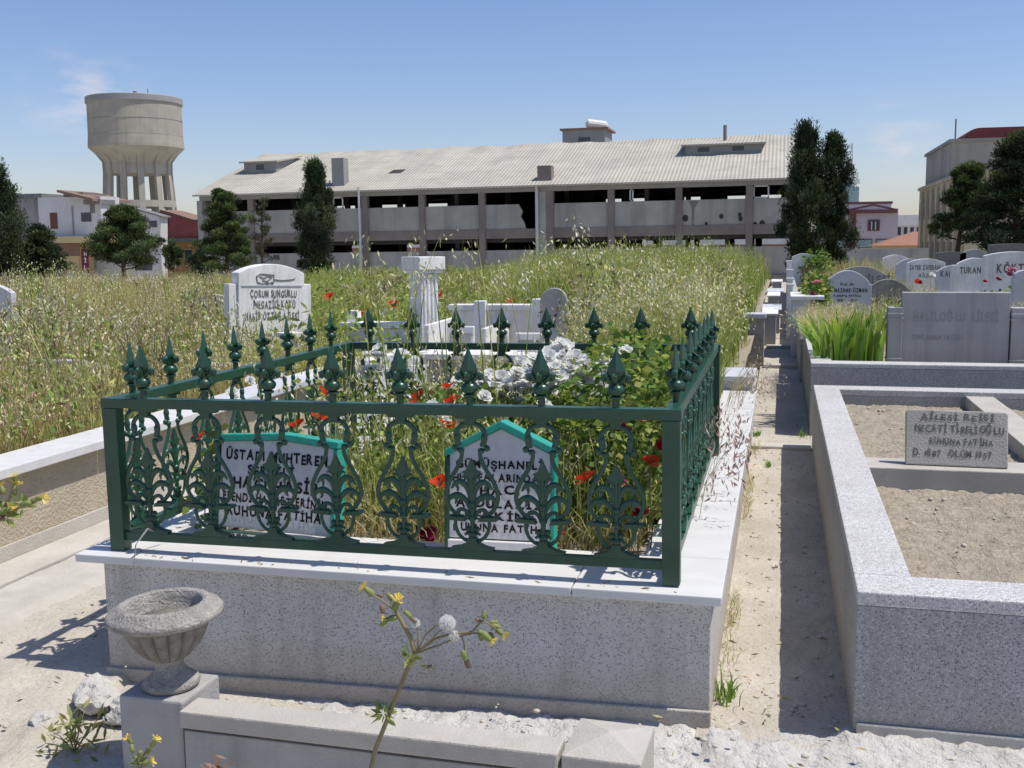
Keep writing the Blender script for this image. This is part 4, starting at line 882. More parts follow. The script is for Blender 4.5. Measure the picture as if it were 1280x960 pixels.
MB().prism([(q0.x, q0.z), (q1.x, q1.z), (q1.x, q1.z+.15), (q3.x, q3.z), (q0.x, q0.z+.15)], -.3, -.02).build('pediment', 'pink_trim', PK)
MB().prism([(q0.x+.5, q0.z+.07), (q1.x-.5, q1.z+.07), (q2.x, q2.z-.1)], -.34, -.31).build('pediment_field', 'pink_wall', PK)
bl('cornice', 'pink_trim', 1036, 1121.5, 263, 266, 109.6, .4, PK); bl('corner_strip', 'pink_trim', 1063, 1069, 266, 312, 109.95, .04, PK)
wn = bl('window', 'pink_trim', 1085, 1099.5, 275, 288.5, 109.9, .08, PK); bl('pane', 'dark_glass', 1086.5, 1098, 276.5, 287, 109.87, .02, wn); bl('arch_trim', 'white_wash', 1089, 1090, 277, 287, 109.85, .02, wn); bl('arch_trim', 'white_wash', 1094, 1095, 277, 287, 109.85, .02, wn)
for (a, b) in ((1044.5, 1060.5), (1071, 1090), (1095, 1112)):
    wn = bl('window', 'pink_trim', a, b, 299, 310, 109.9, .08, PK); bl('pane', 'green_glass', a+1, b-1, 300, 309, 109.87, .02, wn)
GT = thing('glass_tower', 'distant green glass tower with a lattice mast', 'tower block', (0, 200, 0))
bl('body', 'green_glass', 1053, 1072, 234, 300, 200, 8, GT); bl('crown', 'green_glass', 1056, 1066, 224, 234.2, 202, 4, GT)
q = at(1063.5, 226, 203); b = MB()
for dx in (-.28, .28): b.tube([(q.x+dx, 3, q.z-1), (q.x+dx*.3, 3, q.z+6.5)], .07, 5)
for k in range(9): b.tube([(q.x-.28, 3, q.z+.7*k), (q.x+.25, 3, q.z+.7*k+.35)], .05, 4)
b.build('mast', 'metal_pale', GT)
WB = thing('warehouse', 'far white warehouse between the pink house and the ochre block', 'warehouse', (0, 120, 0))
bl('eave_band', 'sign_white', 1117, 1152, 269, 281.5, 119.6, 8, WB); bl('wall', 'white_wash', 1118, 1152, 281.6, 330, 120, 8, WB)
for k in range(4): bl('window', 'dark_glass', 1122+8*k, 1126+8*k, 284, 294, 119.95, .05, WB)
TR = thing('house', 'low house with red tiled hip roof beside the ochre block', 'house', (0, 95, 0))
bl('wall', 'yellow_wall', 1097, 1160, 306.5, 330, 95, 6, TR)
q = [at(px, py, 94.6) for px, py in ((1094, 307), (1162, 307), (1162, 289), (1148, 289))]
z0 = q[0].z
MB().add([(q[0].x, -.5, z0), (q[1].x, -.5, z0), (q[1].x, 6.5, z0), (q[0].x, 6.5, z0), (q[3].x, 3, q[3].z), (q[1].x, 3, q[3].z)], [(0, 1, 5, 4), (1, 2, 5), (2, 3, 4, 5), (3, 0, 4), (3, 2, 1, 0)]).build('roof', 'tile_roof', TR)
GW = thing('boundary_wall', 'long grey cemetery boundary wall behind the right hand graves', 'wall', (0, 58, 0))
b = MB()
bl('wall', 'factory_wall', 1040, 1160, 311, 345, 58, .3, GW)
CS = thing('yard_wall', 'short cream wall beside the twin cypresses', 'wall', (0, 70, 0)); bl('wall', 'yellow_wall', 1028, 1042, 300, 335, 70, .4, CS)
FT = thing('factory', 'pale low industrial hall far behind the houses', 'factory building', (0, 230, 0))
bl('hall', 'white_wash', 205, 262, 292, 330, 230, 10, FT)
# ------------------------------------------------------------------ trees
DK = [(.040, .066, .028), (.055, .086, .034), (.026, .044, .022), (.075, .105, .038)]
MD = [(.07, .115, .036), (.095, .145, .044), (.045, .075, .026), (.12, .165, .05)]
def crown_clumps(clumps, per, L, Wd, cols, up=.5, squash=.6):
    lf = Leafy()
    for (c, r) in clumps:
        n = int(per*1.5*(.6+.8*random.random())); g = rng.normal(size=(n, 3)); g /= np.linalg.norm(g, axis=1, keepdims=True)
        rad = r*U(.25, 1.05, n)[:, None]**.6*r**0
        P = np.array(c)+g*rad*r*np.array([1, 1, squash])/max(r, 1e-3)
        D = g*.8+np.array([0, 0, up])+rng.normal(0, .5, (n, 3))
        base = cols[random.randrange(len(cols))]
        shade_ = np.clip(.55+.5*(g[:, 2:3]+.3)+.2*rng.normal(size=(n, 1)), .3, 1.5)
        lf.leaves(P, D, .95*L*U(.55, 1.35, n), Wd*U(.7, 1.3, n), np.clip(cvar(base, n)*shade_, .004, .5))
    return lf
def tree(name, label, x, y, zb, h, shape, cols, group=None, per=70, nclump=120, L=.16, Wd=.07, trunk_r=.12, tint=None):
    Wd = Wd*.62
    if shape[0] == 'cypress': h *= .94
    t = thing(name, label, 'tree', (x, y, zb), random.uniform(-.3, .3), group)
    b = MB(); clumps = []
    if shape[0] == 'cypress':          # (kind, half width, bottom fraction, tops)
        _, hw_, bf, lean = shape
        b.tube([(0, 0, -.3), (0, 0, h*.3), (lean*.5, 0, h*.6), (lean, 0, h*.9)], [trunk_r, trunk_r*.8, trunk_r*.5, .02], 8)
        for i in range(nclump):
            f = random.random()**.85; z = h*(bf+(1-bf)*f)*.97
            prof = min(1, (f/.22)**.5 if f < .22 else 1)*(1-.85*max(0, (f-.55)/.45)**1.9)*(.80+.20*math.sin(f*11+x*3)+.14*math.sin(f*27))
            a = random.uniform(0, 2*PI); r = hw_*prof*math.sqrt(random.uniform(.15, 1))*(1+.3*math.sin(2*a+f*7)+.12*math.sin(5*a+f*17))
            clumps.append(((lean*f+r*math.cos(a), r*math.sin(a), z), hw_*.26*random.uniform(.45, 1.5)))
        lf = crown_clumps(clumps, per, L, Wd, cols, 1.1, 1.5)
    elif shape[0] == 'pine':            # layered spreading branches
        _, hw_, bf, lean = shape
        tp = [(0, 0, -.3), (lean*.2, 0, h*.3), (lean*.6, 0, h*.65), (lean, 0, h*.93)]
        b.tube(tp, [trunk_r, trunk_r*.85, trunk_r*.55, .03], 9)
        nb = nclump//7
        for i in range(nb):
            f = bf+(1-bf)*((i+.5)/nb); a = i*2.4+random.uniform(-.4, .4); z = h*f*.95
            ln = hw_*(1-((f-bf)/(1-bf))**1.6*.85)*random.uniform(.65, 1.15)
            ex = (lean*f+ln*math.cos(a), ln*math.sin(a), z+ln*.18)
            b.tube([(lean*f, 0, z-.15), (lean*f+ln*.5*math.cos(a), ln*.5*math.sin(a), z), ex], [trunk_r*.35, trunk_r*.22, .015], 6)
            for k in range(7):
                u = .3+.75*(k+random.random())/7
                clumps.append(((lean*f+ln*u*math.cos(a)+random.uniform(-.2, .2), ln*u*math.sin(a)+random.uniform(-.2, .2), z+ln*.18*u+random.uniform(-.08, .2)), hw_*.17*random.uniform(.6, 1.45)))
        lf = crown_clumps(clumps, per, L, Wd, cols, .7, .55)
    else:                               # round bushy
        _, hw_, bf, lean = shape
        b.tube([(0, 0, -.3), (0, 0, h*.4), (lean, 0, h*.75)], [trunk_r, trunk_r*.8, .04], 8)
        for i in range(6):
            a = i*1.05; b.tube([(0, 0, h*.3), (hw_*.4*math.cos(a), hw_*.4*math.sin(a), h*.6), (hw_*.75*math.cos(a), hw_*.75*math.sin(a), h*.75)], [trunk_r*.5, trunk_r*.3, .02], 6)
        for i in range(nclump):
            g = rng.normal(size=3); g /= np.linalg.norm(g); rr = random.uniform(.45, 1)
            zc = h*(bf+1)/2; hz = h*(1-bf)/2
            clumps.append(((lean+g[0]*hw_*rr, g[1]*hw_*rr, zc+g[2]*hz*rr*(1+.15*math.sin(g[0]*7))), hw_*.25*random.uniform(.7, 1.3)))
        lf = crown_clumps(clumps, per, L, Wd, cols, .4, .8)
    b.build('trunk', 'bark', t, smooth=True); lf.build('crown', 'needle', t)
    return t
def tr(px, Y, ztop_py, *a, zb=None, **k):
    q = at(px, ztop_py, Y); z0 = float(terr(q.x, Y)) if zb is None else zb
    return q.x, Y, z0, q.z-z0
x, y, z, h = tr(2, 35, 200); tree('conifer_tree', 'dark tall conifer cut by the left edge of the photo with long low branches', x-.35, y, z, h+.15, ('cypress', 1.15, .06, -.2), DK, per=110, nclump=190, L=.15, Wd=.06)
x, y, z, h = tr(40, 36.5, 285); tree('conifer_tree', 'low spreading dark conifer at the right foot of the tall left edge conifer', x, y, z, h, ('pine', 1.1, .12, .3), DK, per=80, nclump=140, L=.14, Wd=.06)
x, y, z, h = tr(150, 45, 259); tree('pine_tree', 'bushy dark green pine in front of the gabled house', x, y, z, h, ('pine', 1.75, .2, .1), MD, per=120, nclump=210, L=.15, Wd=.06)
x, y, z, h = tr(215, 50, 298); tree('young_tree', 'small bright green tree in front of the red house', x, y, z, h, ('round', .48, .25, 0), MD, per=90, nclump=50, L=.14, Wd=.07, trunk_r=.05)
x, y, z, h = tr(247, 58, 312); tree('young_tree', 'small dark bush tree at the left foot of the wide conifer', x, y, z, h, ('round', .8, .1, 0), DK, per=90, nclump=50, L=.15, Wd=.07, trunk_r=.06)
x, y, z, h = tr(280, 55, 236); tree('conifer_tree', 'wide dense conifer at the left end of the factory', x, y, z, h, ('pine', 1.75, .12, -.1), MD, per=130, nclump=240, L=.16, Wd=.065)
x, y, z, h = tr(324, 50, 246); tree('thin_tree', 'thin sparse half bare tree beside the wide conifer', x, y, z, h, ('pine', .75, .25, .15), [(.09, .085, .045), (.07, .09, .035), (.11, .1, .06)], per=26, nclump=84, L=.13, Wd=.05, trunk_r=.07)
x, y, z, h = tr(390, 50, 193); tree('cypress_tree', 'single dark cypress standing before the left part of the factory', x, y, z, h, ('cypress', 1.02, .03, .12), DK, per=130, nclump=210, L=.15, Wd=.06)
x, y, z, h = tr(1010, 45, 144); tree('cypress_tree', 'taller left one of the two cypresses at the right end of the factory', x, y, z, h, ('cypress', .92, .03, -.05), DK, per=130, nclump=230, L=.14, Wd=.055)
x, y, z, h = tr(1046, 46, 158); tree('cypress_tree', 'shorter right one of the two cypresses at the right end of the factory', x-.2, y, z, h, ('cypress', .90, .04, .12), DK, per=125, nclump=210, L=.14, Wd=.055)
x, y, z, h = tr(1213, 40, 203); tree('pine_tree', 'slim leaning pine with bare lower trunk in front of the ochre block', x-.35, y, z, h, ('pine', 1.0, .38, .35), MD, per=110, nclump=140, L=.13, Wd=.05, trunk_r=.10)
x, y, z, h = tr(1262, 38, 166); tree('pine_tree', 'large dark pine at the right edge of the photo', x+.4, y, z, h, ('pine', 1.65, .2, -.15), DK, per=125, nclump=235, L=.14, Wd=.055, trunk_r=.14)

# ------------------------------------------------------------------ grass
STRAW = [(.50, .42, .22), (.58, .50, .30), (.42, .33, .17), (.38, .27, .16)]
GRN = [(.20, .28, .06), (.28, .345, .085), (.14, .21, .05), (.33, .37, .11)]
YEL = [(.42, .42, .11), (.36, .40, .09), (.48, .45, .15)]
OAT = [(.70, .65, .48), (.60, .55, .34), (.53, .53, .25)]
def scatter(lf, P, H, wd, cols_b, cols_t, lean=(.05, .45), patch=None):
    n = len(P); md = 1
    if patch is not None:
        k = (.5*clump_noise(P, .8, 11)+.5*clump_noise(P, 2.1, 4))[:, None]; md = np.array(patch[0])*(1-k)+np.array(patch[1])*k
    return lf.blades(P, H, wd, U(0, 2*PI, n), U(lean[0], lean[1], n), cmix(cols_b, n)*md, cmix(cols_t, n)*md)
def heads(lf, tip, H, k, spread, L, Wd, cols, drop=.28):
    n = len(tip)
    if n == 0: return
    T = np.repeat(tip, k, 0); m_ = len(T); Hh = np.repeat(np.broadcast_to(H, (n,)), k)
    fr = U(0, drop, m_)
    P = T+np.stack([rng.normal(0, spread, m_), rng.normal(0, spread, m_), -fr*Hh], 1)
    D = np.stack([rng.normal(0, .5, m_), rng.normal(0, .5, m_), -U(.3, 1.2, m_)], 1)
    lf.leaves(P, D, L*U(.7, 1.3, m_), Wd*U(.8, 1.2, m_), cmix(cols, m_))
def field(n, y0, y1, sa, sb, hfun, zfun, keep=None, pw=1.0):
    u = U(0, 1, n); Y = y0*(y1/y0)**(u**pw); s = U(sa, sb, n); X = s*Y
    P = np.stack([X, Y, np.zeros(n)], 1)
    if keep is not None: P = P[keep(P[:, 0], P[:, 1])]
    P[:, 2] = zfun(P[:, 0], P[:, 1]); return P
def clump_noise(P, s, seed=0):
    x, y = P[:, 0]*s+seed, P[:, 1]*s*.7
    return .5+.25*np.sin(x*1.7+np.sin(y*1.3)*1.5)+.25*np.sin(y*2.1+1.3*np.sin(x*.9))
def avoid_plots(X, Y):                      # keep grass off the marble plots themselves
    a = (X > -3.45) & (X < -1.75) & (Y > 9.2) & (Y < 10.9); b = (X > -3.3) & (X < -1.55) & (Y > 8.3) & (Y < 9.25)
    return ~(a | b) & (X < -.38-.16*(.5+.5*np.sin(Y*2.3+np.sin(Y*5.1)))*U(.2, 1.2, len(X)))
# green-gold middle field
def edge(P): return np.where(P[:, 0] > -.75, .55+.45*np.clip((-P[:, 0]-.35)/.4, 0, 1), 1)
lf = Leafy()
zf = soilz
P = field(30000, 8.5, 42, -.56, -.01, None, zf, avoid_plots)
s = P[:, 0]/P[:, 1]; tall = sstep(-.30, -.19, s)
H = (.42+.56*tall)*U(.55, 1.12, len(P))*(.62+.65*clump_noise(P, 1.3))*(.85+.3*clump_noise(P, 3.1, 5))
H *= np.where((P[:, 1] < 11.6) & (P[:, 0] < -1.7), .36, 1)*edge(P)
scatter(lf, P, H, .0034+.00056*P[:, 1], GRN+YEL[:1], GRN+GRN+YEL, patch=((.62, .85, .7), (1.3, 1.12, 1.1)))
P = field(12000, 8.5, 42, -.56, -.012, None, zf, avoid_plots); s = P[:, 0]/P[:, 1]
H = (.52+.53*sstep(-.30, -.19, s))*U(.75, 1.15, len(P)); H *= np.where((P[:, 1] < 11.6) & (P[:, 0] < -1.7), .5, 1)*edge(P)
tip = scatter(lf, P, H, .0022+.00035*P[:, 1], YEL+GRN[:2], YEL+GRN[:2]+STRAW[:1], (.05, .3))
d = .8+.03*P[:, 1]
heads(lf, tip, H, 5, .022, .030, .010, OAT[1:]+YEL+GRN[1:2], .25)
P = field(9000, 8.5, 40, -.5, -.02, None, zf, avoid_plots); n = len(P); P[:, 2] += U(.05, .6, n)   # leafy weeds
lf.leaves(P, rng.normal(size=(n, 3))+[0, 0, .5], U(.06, .13, n), U(.02, .045, n), cmix(GRN, n))
n = 60; P = np.stack([-U(.7, 2.6, n), U(8.7, 13.5, n), np.full(n, .40)], 1); P = P[P[:, 0]/P[:, 1] > -.235]; H = U(1.05, 1.32, len(P))
tip = scatter(lf, P, H, .008, YEL+GRN, YEL+STRAW[:2], (.05, .3)); heads(lf, tip, H, 18, .04, .036, .011, OAT[:2]+YEL, .22)
for i in range(150):                        # dock, thistle and brome clumps of other colours
    yy = 8.6*(30/8.6)**random.random(); xx = -yy*random.uniform(.05, .42)
    if not avoid_plots(np.array([xx]), np.array([yy]))[0] or (yy < 12 and xx < -1.7) or xx > -.6: continue
    hh = random.uniform(.7, 1.15)*(1 if xx/yy > -.22 else .62); n = random.randint(5, 10)
    P = np.stack([xx+rng.normal(0, .14, n), yy+rng.normal(0, .14, n), np.full(n, .40)], 1)
    cc = random.choice([GRN, [(.24, .3, .1)], YEL, STRAW, [(.30, .25, .16), (.22, .18, .11)]])
    tip = lf.blades(P, U(.75, 1.1, n)*hh, .009+.0004*yy, U(0, 2*PI, n), U(.05, .3, n), cmix(cc, n), cmix(cc, n))
    heads(lf, tip, hh, 14, .045, .045, .018, random.choice([OAT, YEL, [(.34, .24, .17), (.45, .35, .25)]]), .5)
    m_ = 50; Pl = np.repeat(P, m_//n+1, 0)[:m_]+np.stack([rng.normal(0, .07, m_), rng.normal(0, .07, m_), U(.1, .85, m_)*hh], 1)
    lf.leaves(Pl, rng.normal(size=(m_, 3))+[0, 0, .4], U(.06, .15, m_), U(.02, .05, m_), cmix(cc, m_))
kind(lf.build('tall_grass', 'straw'), 'stuff')
# dry field on the left
lf = Leafy()
zf = soilz
kp = lambda X, Y: (X < -4.0) & ((X/Y < -.5) | (Y < 10.6)) & ~((X > -6.9) & (X < -5.6) & (Y > 7.3) & (Y < 8.7) & (U(0, 1, len(X)) < .8))
P = field(60000, 3.0, 42, -1.25, -.40, None, zf, kp, .85); cn = clump_noise(P, .9, 3)
H = 1.0*(.30+.14*sstep(8, 15, P[:, 1]))*U(.4, 1.2, len(P))*(.5+.9*cn)*(.85+.3*clump_noise(P, 3.3, 8))
scatter(lf, P, H, .003+.0005*P[:, 1], STRAW+YEL[:2], STRAW+OAT[1:]+YEL[:1], patch=((.58, .47, .42), (1.15, 1.25, .95)))
P = field(15000, 4.2, 42, -1.0, -.42, None, zf, kp, .85)
H = 1.0*(.42+.14*sstep(8, 15, P[:, 1]))*U(.6, 1.15, len(P))
tip = scatter(lf, P, H, .002+.0004*P[:, 1], STRAW[:2]+YEL, STRAW+YEL, (.05, .4))
heads(lf, tip, H, 4, .03, .028, .011, OAT[1:]+STRAW[1:2]+[(.36, .25, .19)], .3)
P = field(5200, 4.6, 12, -.95, -.45, None, zf, lambda X, Y: kp(X, Y) & (clump_noise(np.stack([X, Y], 1), 1.1, 3) > .45)); n = len(P); P[:, 2] += U(.02, .35, n)
lf.leaves(P, rng.normal(size=(n, 3))+[0, 0, .5], U(.04, .10, n), U(.015, .035, n), cmix(GRN[:1]+GRN[2:]+[(.2, .12, .10)], n))
shrubs = [(60, 15, 1.25), (85, 16, 1.2), (30, 14, 1.15), (45, 15.5, 1.25), (110, 17, 1.05), (12, 15, 1.2), (40, 9.3, .85), (62, 9, .95), (80, 8.7, .8), (100, 9.3, .75), (70, 9.6, .9), (205, 20, 1.1), (232, 18, 1.05), (262, 13.5, 1.05), (250, 12.6, .9), (150, 19, .95), (180, 22, 1.0), (28, 9.2, .7)]
for i in range(150):                        # tall mixed weeds standing out of the dry grass
    if i < 2*len(shrubs):
        q = at(shrubs[i//2][0]+random.uniform(-8, 8), 400, shrubs[i//2][1]); xx, yy, hh = q.x, q.y, shrubs[i//2][2]*random.uniform(.75, 1.05)
    else: yy = 6.2*(38/6.2)**(random.random()**.9); xx = -yy*random.uniform(.52, .92); hh = random.uniform(.5, .9)
    if xx > -4.3: continue
    z0 = float(soilz(xx, yy)); n = random.randint(6, 12)
    P = np.stack([xx+rng.normal(0, .12, n), yy+rng.normal(0, .12, n), np.full(n, z0)], 1)
    cc = random.choice([GRN, GRN, YEL+GRN[:1], STRAW, [(.20, .15, .09), (.26, .2, .11)]])
    tip = lf.blades(P, U(.7, 1.1, n)*hh, .006+.0005*yy, U(0, 2*PI, n), U(.05, .35, n), cmix(cc, n), cmix(cc, n))
    heads(lf, tip, hh, 14, .05, .035+.0006*yy, .015, random.choice([OAT, OAT, [(.3, .22, .16), (.4, .32, .24)], [(.72, .70, .62), (.6, .58, .5)]]), .55)
    m_ = 40; Pl = np.repeat(P, m_//n+1, 0)[:m_]+np.stack([rng.normal(0, .06, m_), rng.normal(0, .06, m_), U(.05, .75, m_)*hh], 1)
    lf.leaves(Pl, rng.normal(size=(m_, 3))+[0, 0, .4], U(.05, .12, m_), U(.015, .035, m_), cmix(cc, m_))
kind(lf.build('dry_grass', 'straw'), 'stuff')
# right hand graves
lf = Leafy()
zf = lambda X, Y: .50-.3*sstep(12, 16, Y)-.9*sstep(40, 52, Y)
P = field(16000, 10.4, 48, .02, .36, None, zf, lambda X, Y: (X > .36) & ~((Y < 12.4) & (X < 1.0)))
H = (.24+.012*P[:, 1])*U(.5, 1.15, len(P)); H = np.where(P[:, 1] > 38, H*1.1, H)
scatter(lf, P, H, .003+.0005*P[:, 1], GRN+STRAW, STRAW+GRN[:2]+YEL)
P = field(5000, 10.4, 48, .02, .36, None, zf, lambda X, Y: (X > .36) & ~((Y < 12.4) & (X < 1.0))); H = (.34+.012*P[:, 1])*U(.6, 1.1, len(P))
tip = scatter(lf, P, H, .002+.0004*P[:, 1], STRAW, STRAW, (.05, .4)); heads(lf, tip, H, 5, .025, .03, .012, OAT, .3)
kind(lf.build('grass', 'straw'), 'stuff')
lf = Leafy()          # heap of bleached grass beside the iris
n = 3500; P = np.stack([U(.26, .80, n), U(11.4, 13.4, n), np.full(n, .5)], 1); P[:, 2] += U(0, .12, n)
tip = scatter(lf, P, U(.12, .34, n), .006, STRAW[:2]+[(.5, .4, .3)], STRAW[:2]+OAT[:1], (.2, .9)); heads(lf, tip[:900], .3, 4, .03, .03, .012, OAT, .4)
kind(lf.build('bleached_grass', 'straw'), 'stuff')
# inside the railing and in the plot behind it
lf = Leafy()
n = 4200; P = np.stack([U(-2.15, -.50, n), U(4.04, 5.72, n), np.full(n, .41)], 1)
dens = (P[:, 0] > -1.55) | (U(0, 1, n) < .35); P = P[dens]; n = len(P)
H = U(.14, .46, n)*(.75+.5*clump_noise(P, 4)); H = np.where(P[:, 0] < -1.55, H*.8, H)
scatter(lf, P, H, U(.004, .008, n), GRN, GRN+YEL+STRAW[:1], (.1, .6))
n = 420; P = np.stack([U(-2.1, -.52, n), U(3.95, 5.7, n), np.full(n, .41)], 1); P = P[(P[:, 0] > -1.7) | (U(0, 1, n) < .4)]; n = len(P)
H = U(.4, .85, n)*np.where(P[:, 0] > -1.5, .68, 1); tip = scatter(lf, P, H, .0045, YEL+GRN[:2], YEL+STRAW[:2], (.05, .35)); heads(lf, tip, H, 8, .02, .026, .008, OAT, .25)
n = 5200; P = np.stack([U(-1.75, -.50, n), U(4.04, 5.7, n), .42+.42*U(0, 1, n)**1.4], 1)
lf.leaves(P, rng.normal(size=(n, 3))+[0, 0, .4], U(.025, .06, n), U(.010, .022, n), cmix(GRN+[(.09, .15, .04)], n))
n = 1500; P = np.stack([U(-1.7, -.5, n), U(3.9, 4.6, n), np.full(n, .41)], 1)
scatter(lf, P, U(.08, .25, n), .006, STRAW, STRAW+YEL, (.3, 1.0))
n = 26; P = np.stack([U(-2.05, -1.25, n), U(4.6, 5.7, n), np.full(n, .41)], 1); H = U(1.0, 1.32, n)
tip = scatter(lf, P, H, .007, GRN, YEL+GRN, (.05, .25)); heads(lf, tip, H, 12, .03, .032, .009, OAT, .2)
kind(lf.build('wild_grass', 'straw'), 'stuff')
lf = Leafy()
n = 5200; P = np.stack([U(-2.2, -.42, n), U(6.1, 8.2, n), np.full(n, .41)], 1)
rt = sstep(-1.5, -.95, P[:, 0]); H = (.20+.58*rt)*U(.5, 1.15, n)
scatter(lf, P, H, .0075, GRN, GRN+YEL+STRAW[:1], (.05, .45))
n = 1500; P = np.stack([U(-2.2, -.40, n), U(6.1, 8.2, n), np.full(n, .41)], 1); rt = sstep(-1.55, -.95, P[:, 0]); H = (.40+.55*rt)*U(.7, 1.15, n)
k_ = (rt > .3) | (U(0, 1, n) < .35); P, H = P[k_], H[k_]
tip = scatter(lf, P, H, .005, YEL+GRN[:1], YEL+STRAW[:2], (.05, .3)); heads(lf, tip, H, 9, .022, .028, .010, OAT, .22)
n = 2600; P = np.stack([U(-1.35, -.45, n), U(6.2, 8.1, n), .45+U(0, .55, n)], 1)
lf.leaves(P, rng.normal(size=(n, 3))+[0, 0, .4], U(.04, .09, n), U(.015, .035, n), cmix(GRN+[(.09, .14, .04)], n))
c0 = np.array([-1.28, 7.7, 1.0]); n = 900; P = c0+rng.normal(0, 1, (n, 3))*[.16, .15, .2]
lf.leaves(P, rng.normal(size=(n, 3))+[0, 0, -.3], U(.025, .055, n), U(.014, .028, n), cmix([(.22, .15, .12), (.34, .27, .2), (.12, .11, .06), (.5, .45, .36)], n))
n = 12; P = np.array([[-1.15, 6.3, .41], [-1.2, 6.4, .41], [-2.1, 6.6, .41], [-1.7, 7.2, .41], [-1.55, 6.9, .41], [-1.9, 8.1, .41], [-1.32, 7.9, .41], [-1.22, 7.4, .41], [-.9, 7, .41], [-1.05, 7.2, .41], [-2.15, 7.9, .41], [-1.0, 8, .41]]); H = np.array([1.42, 1.25, 1.05, 1.1, 1.12, 1.15, 1.35, 1.2, 1.1, 1.2, 1.0, 1.15])
tip = scatter(lf, P, H, .006, YEL, YEL+STRAW[:2], (.05, .2)); heads(lf, tip, H, 24, .035, .036, .012, OAT[:2]+[(.75, .72, .62)], .2)
kind(lf.build('wild_grass', 'straw'), 'stuff')
# small growth at kerb edges, and pinkish dry oats hanging over the right coping
lf = Leafy()
n = 700; P = np.stack([-.19+np.abs(rng.normal(0, .025, n)), 3.9+4.6*U(0, 1, n), np.full(n, .0)], 1); P = P[clump_noise(P, 2.2) > .45]
scatter(lf, P, U(.02, .13, len(P)), .003, STRAW[:2]+GRN[:1], STRAW[:3], (.4, 1.3))
n = 20; P = np.stack([U(-.40, -.28, n), U(4.3, 6.0, n), np.full(n, .46)], 1); H = U(.22, .42, n)
tip = lf.blades(P, H, .003, U(-.7, .5, n), U(.25, .6, n), cmix(STRAW, n), cmix([(.36, .24, .21)], n)); heads(lf, tip, H, 14, .022, .036, .009, [(.42, .27, .25), (.5, .36, .31), (.34, .2, .18)], .55)
n = 34; P = np.stack([U(-.36, -.25, n), U(7.2, 8.3, n), np.full(n, .46)], 1); H = U(.2, .4, n)
tip = lf.blades(P, H, .004, U(-.8, .8, n), U(.4, .9, n), cmix(STRAW, n), cmix(STRAW, n)); heads(lf, tip, H, 9, .03, .03, .008, [(.42, .30, .25), (.55, .45, .35)], .5)
for (x, y, nn, hh) in ((-.155, 3.68, 46, .12), (-.18, 9.0, 40, .07), (-.06, 7.76, 26, .06), (.2, 9.0, 20, .09)):
    P = np.stack([x+rng.normal(0, .018, nn), y+rng.normal(0, .03, nn), np.full(nn, .005)], 1)
    scatter(lf, P, U(.3, 1, nn)*hh, .007, [(.13, .24, .04), (.2, .3, .06)], [(.26, .38, .08), (.18, .3, .05)], (.1, .8))
n = 16; P = np.stack([U(-2.49, -2.44, n), U(3.55, 3.75, n), np.full(n, .46)], 1)
scatter(lf, P, U(.12, .36, n), .004, STRAW[:2], STRAW[:2]+[(.3, .22, .16)], (.05, .35))
P = np.array([[-2.28, 3.62, .47]]); lf.blades(P, np.array([.1]), .012, np.array([-1.7]), np.array([1.3]), cmix(GRN[:1], 1), cmix(YEL[:1], 1))
kind(lf.build('weeds', 'straw'), 'stuff')
# blade bent over the plinth front
wb_ = thing('grass_leaf', 'single pale grass leaf bent down over the front coping below the left corner post', 'grass leaf', (-2.27, 3.44, .46))
MB().tube([(.01, .10, .06), (.0, .03, .10), (-.012, -.03, .055), (-.018, -.042, -.02), (-.02, -.035, -.12)], [.003, .007, .007, .005, .002], 6, .25).build('blade', K_LEAF := 'faint_letter', wb_)

lf = Leafy(); n = 420                        # dry leaf and stem litter
P = np.concatenate([np.stack([U(-.2, .24, 150), 3.5+6*U(0, 1, 150)**1.5, np.full(150, .016)], 1), np.stack([U(-3.1, -2.5, 110), U(2.5, 6, 110), np.full(110, .02)], 1),
    np.stack([U(-.9, 2, 60), U(3.1, 3.4, 60), np.full(60, .06)], 1), np.stack([U(-2.4, -.2, 50), U(3.44, 3.5, 50), np.full(50, .463)], 1), np.stack([U(.5, 1.8, 50), U(3.7, 5.4, 50), np.full(50, .405)], 1)]); n = len(P)
lf.leaves(P, rng.normal(size=(n, 3))*[1, 1, .12], U(.012, .045, n), U(.003, .010, n), cmix(STRAW+[(.25, .18, .1), (.18, .12, .08)], n)); kind(lf.build('leaf_litter', 'straw'), 'stuff')
# ------------------------------------------------------------------ iris clump
lf = Leafy()
n = 190; P = np.stack([U(.30, .86, n), U(9.45, 10.25, n), np.full(n, .54)], 1)
az = np.where(P[:, 0] < .5, PI, 0)+rng.normal(0, 1.0, n)
lf.blades(P, U(.28, .50, n), U(.024, .042, n), az, U(.05, .38, n)+.35*(P[:, 0] < .38), cmix([(.10, .20, .035), (.16, .28, .05)], n), cmix([(.38, .50, .08), (.26, .42, .06), (.46, .52, .14), (.13, .26, .04)], n))
ir = lf.build('iris_clump', 'leaf'); tag(ir, 'dense clump of sword-shaped iris leaves beside the broad grey headstone', 'iris')
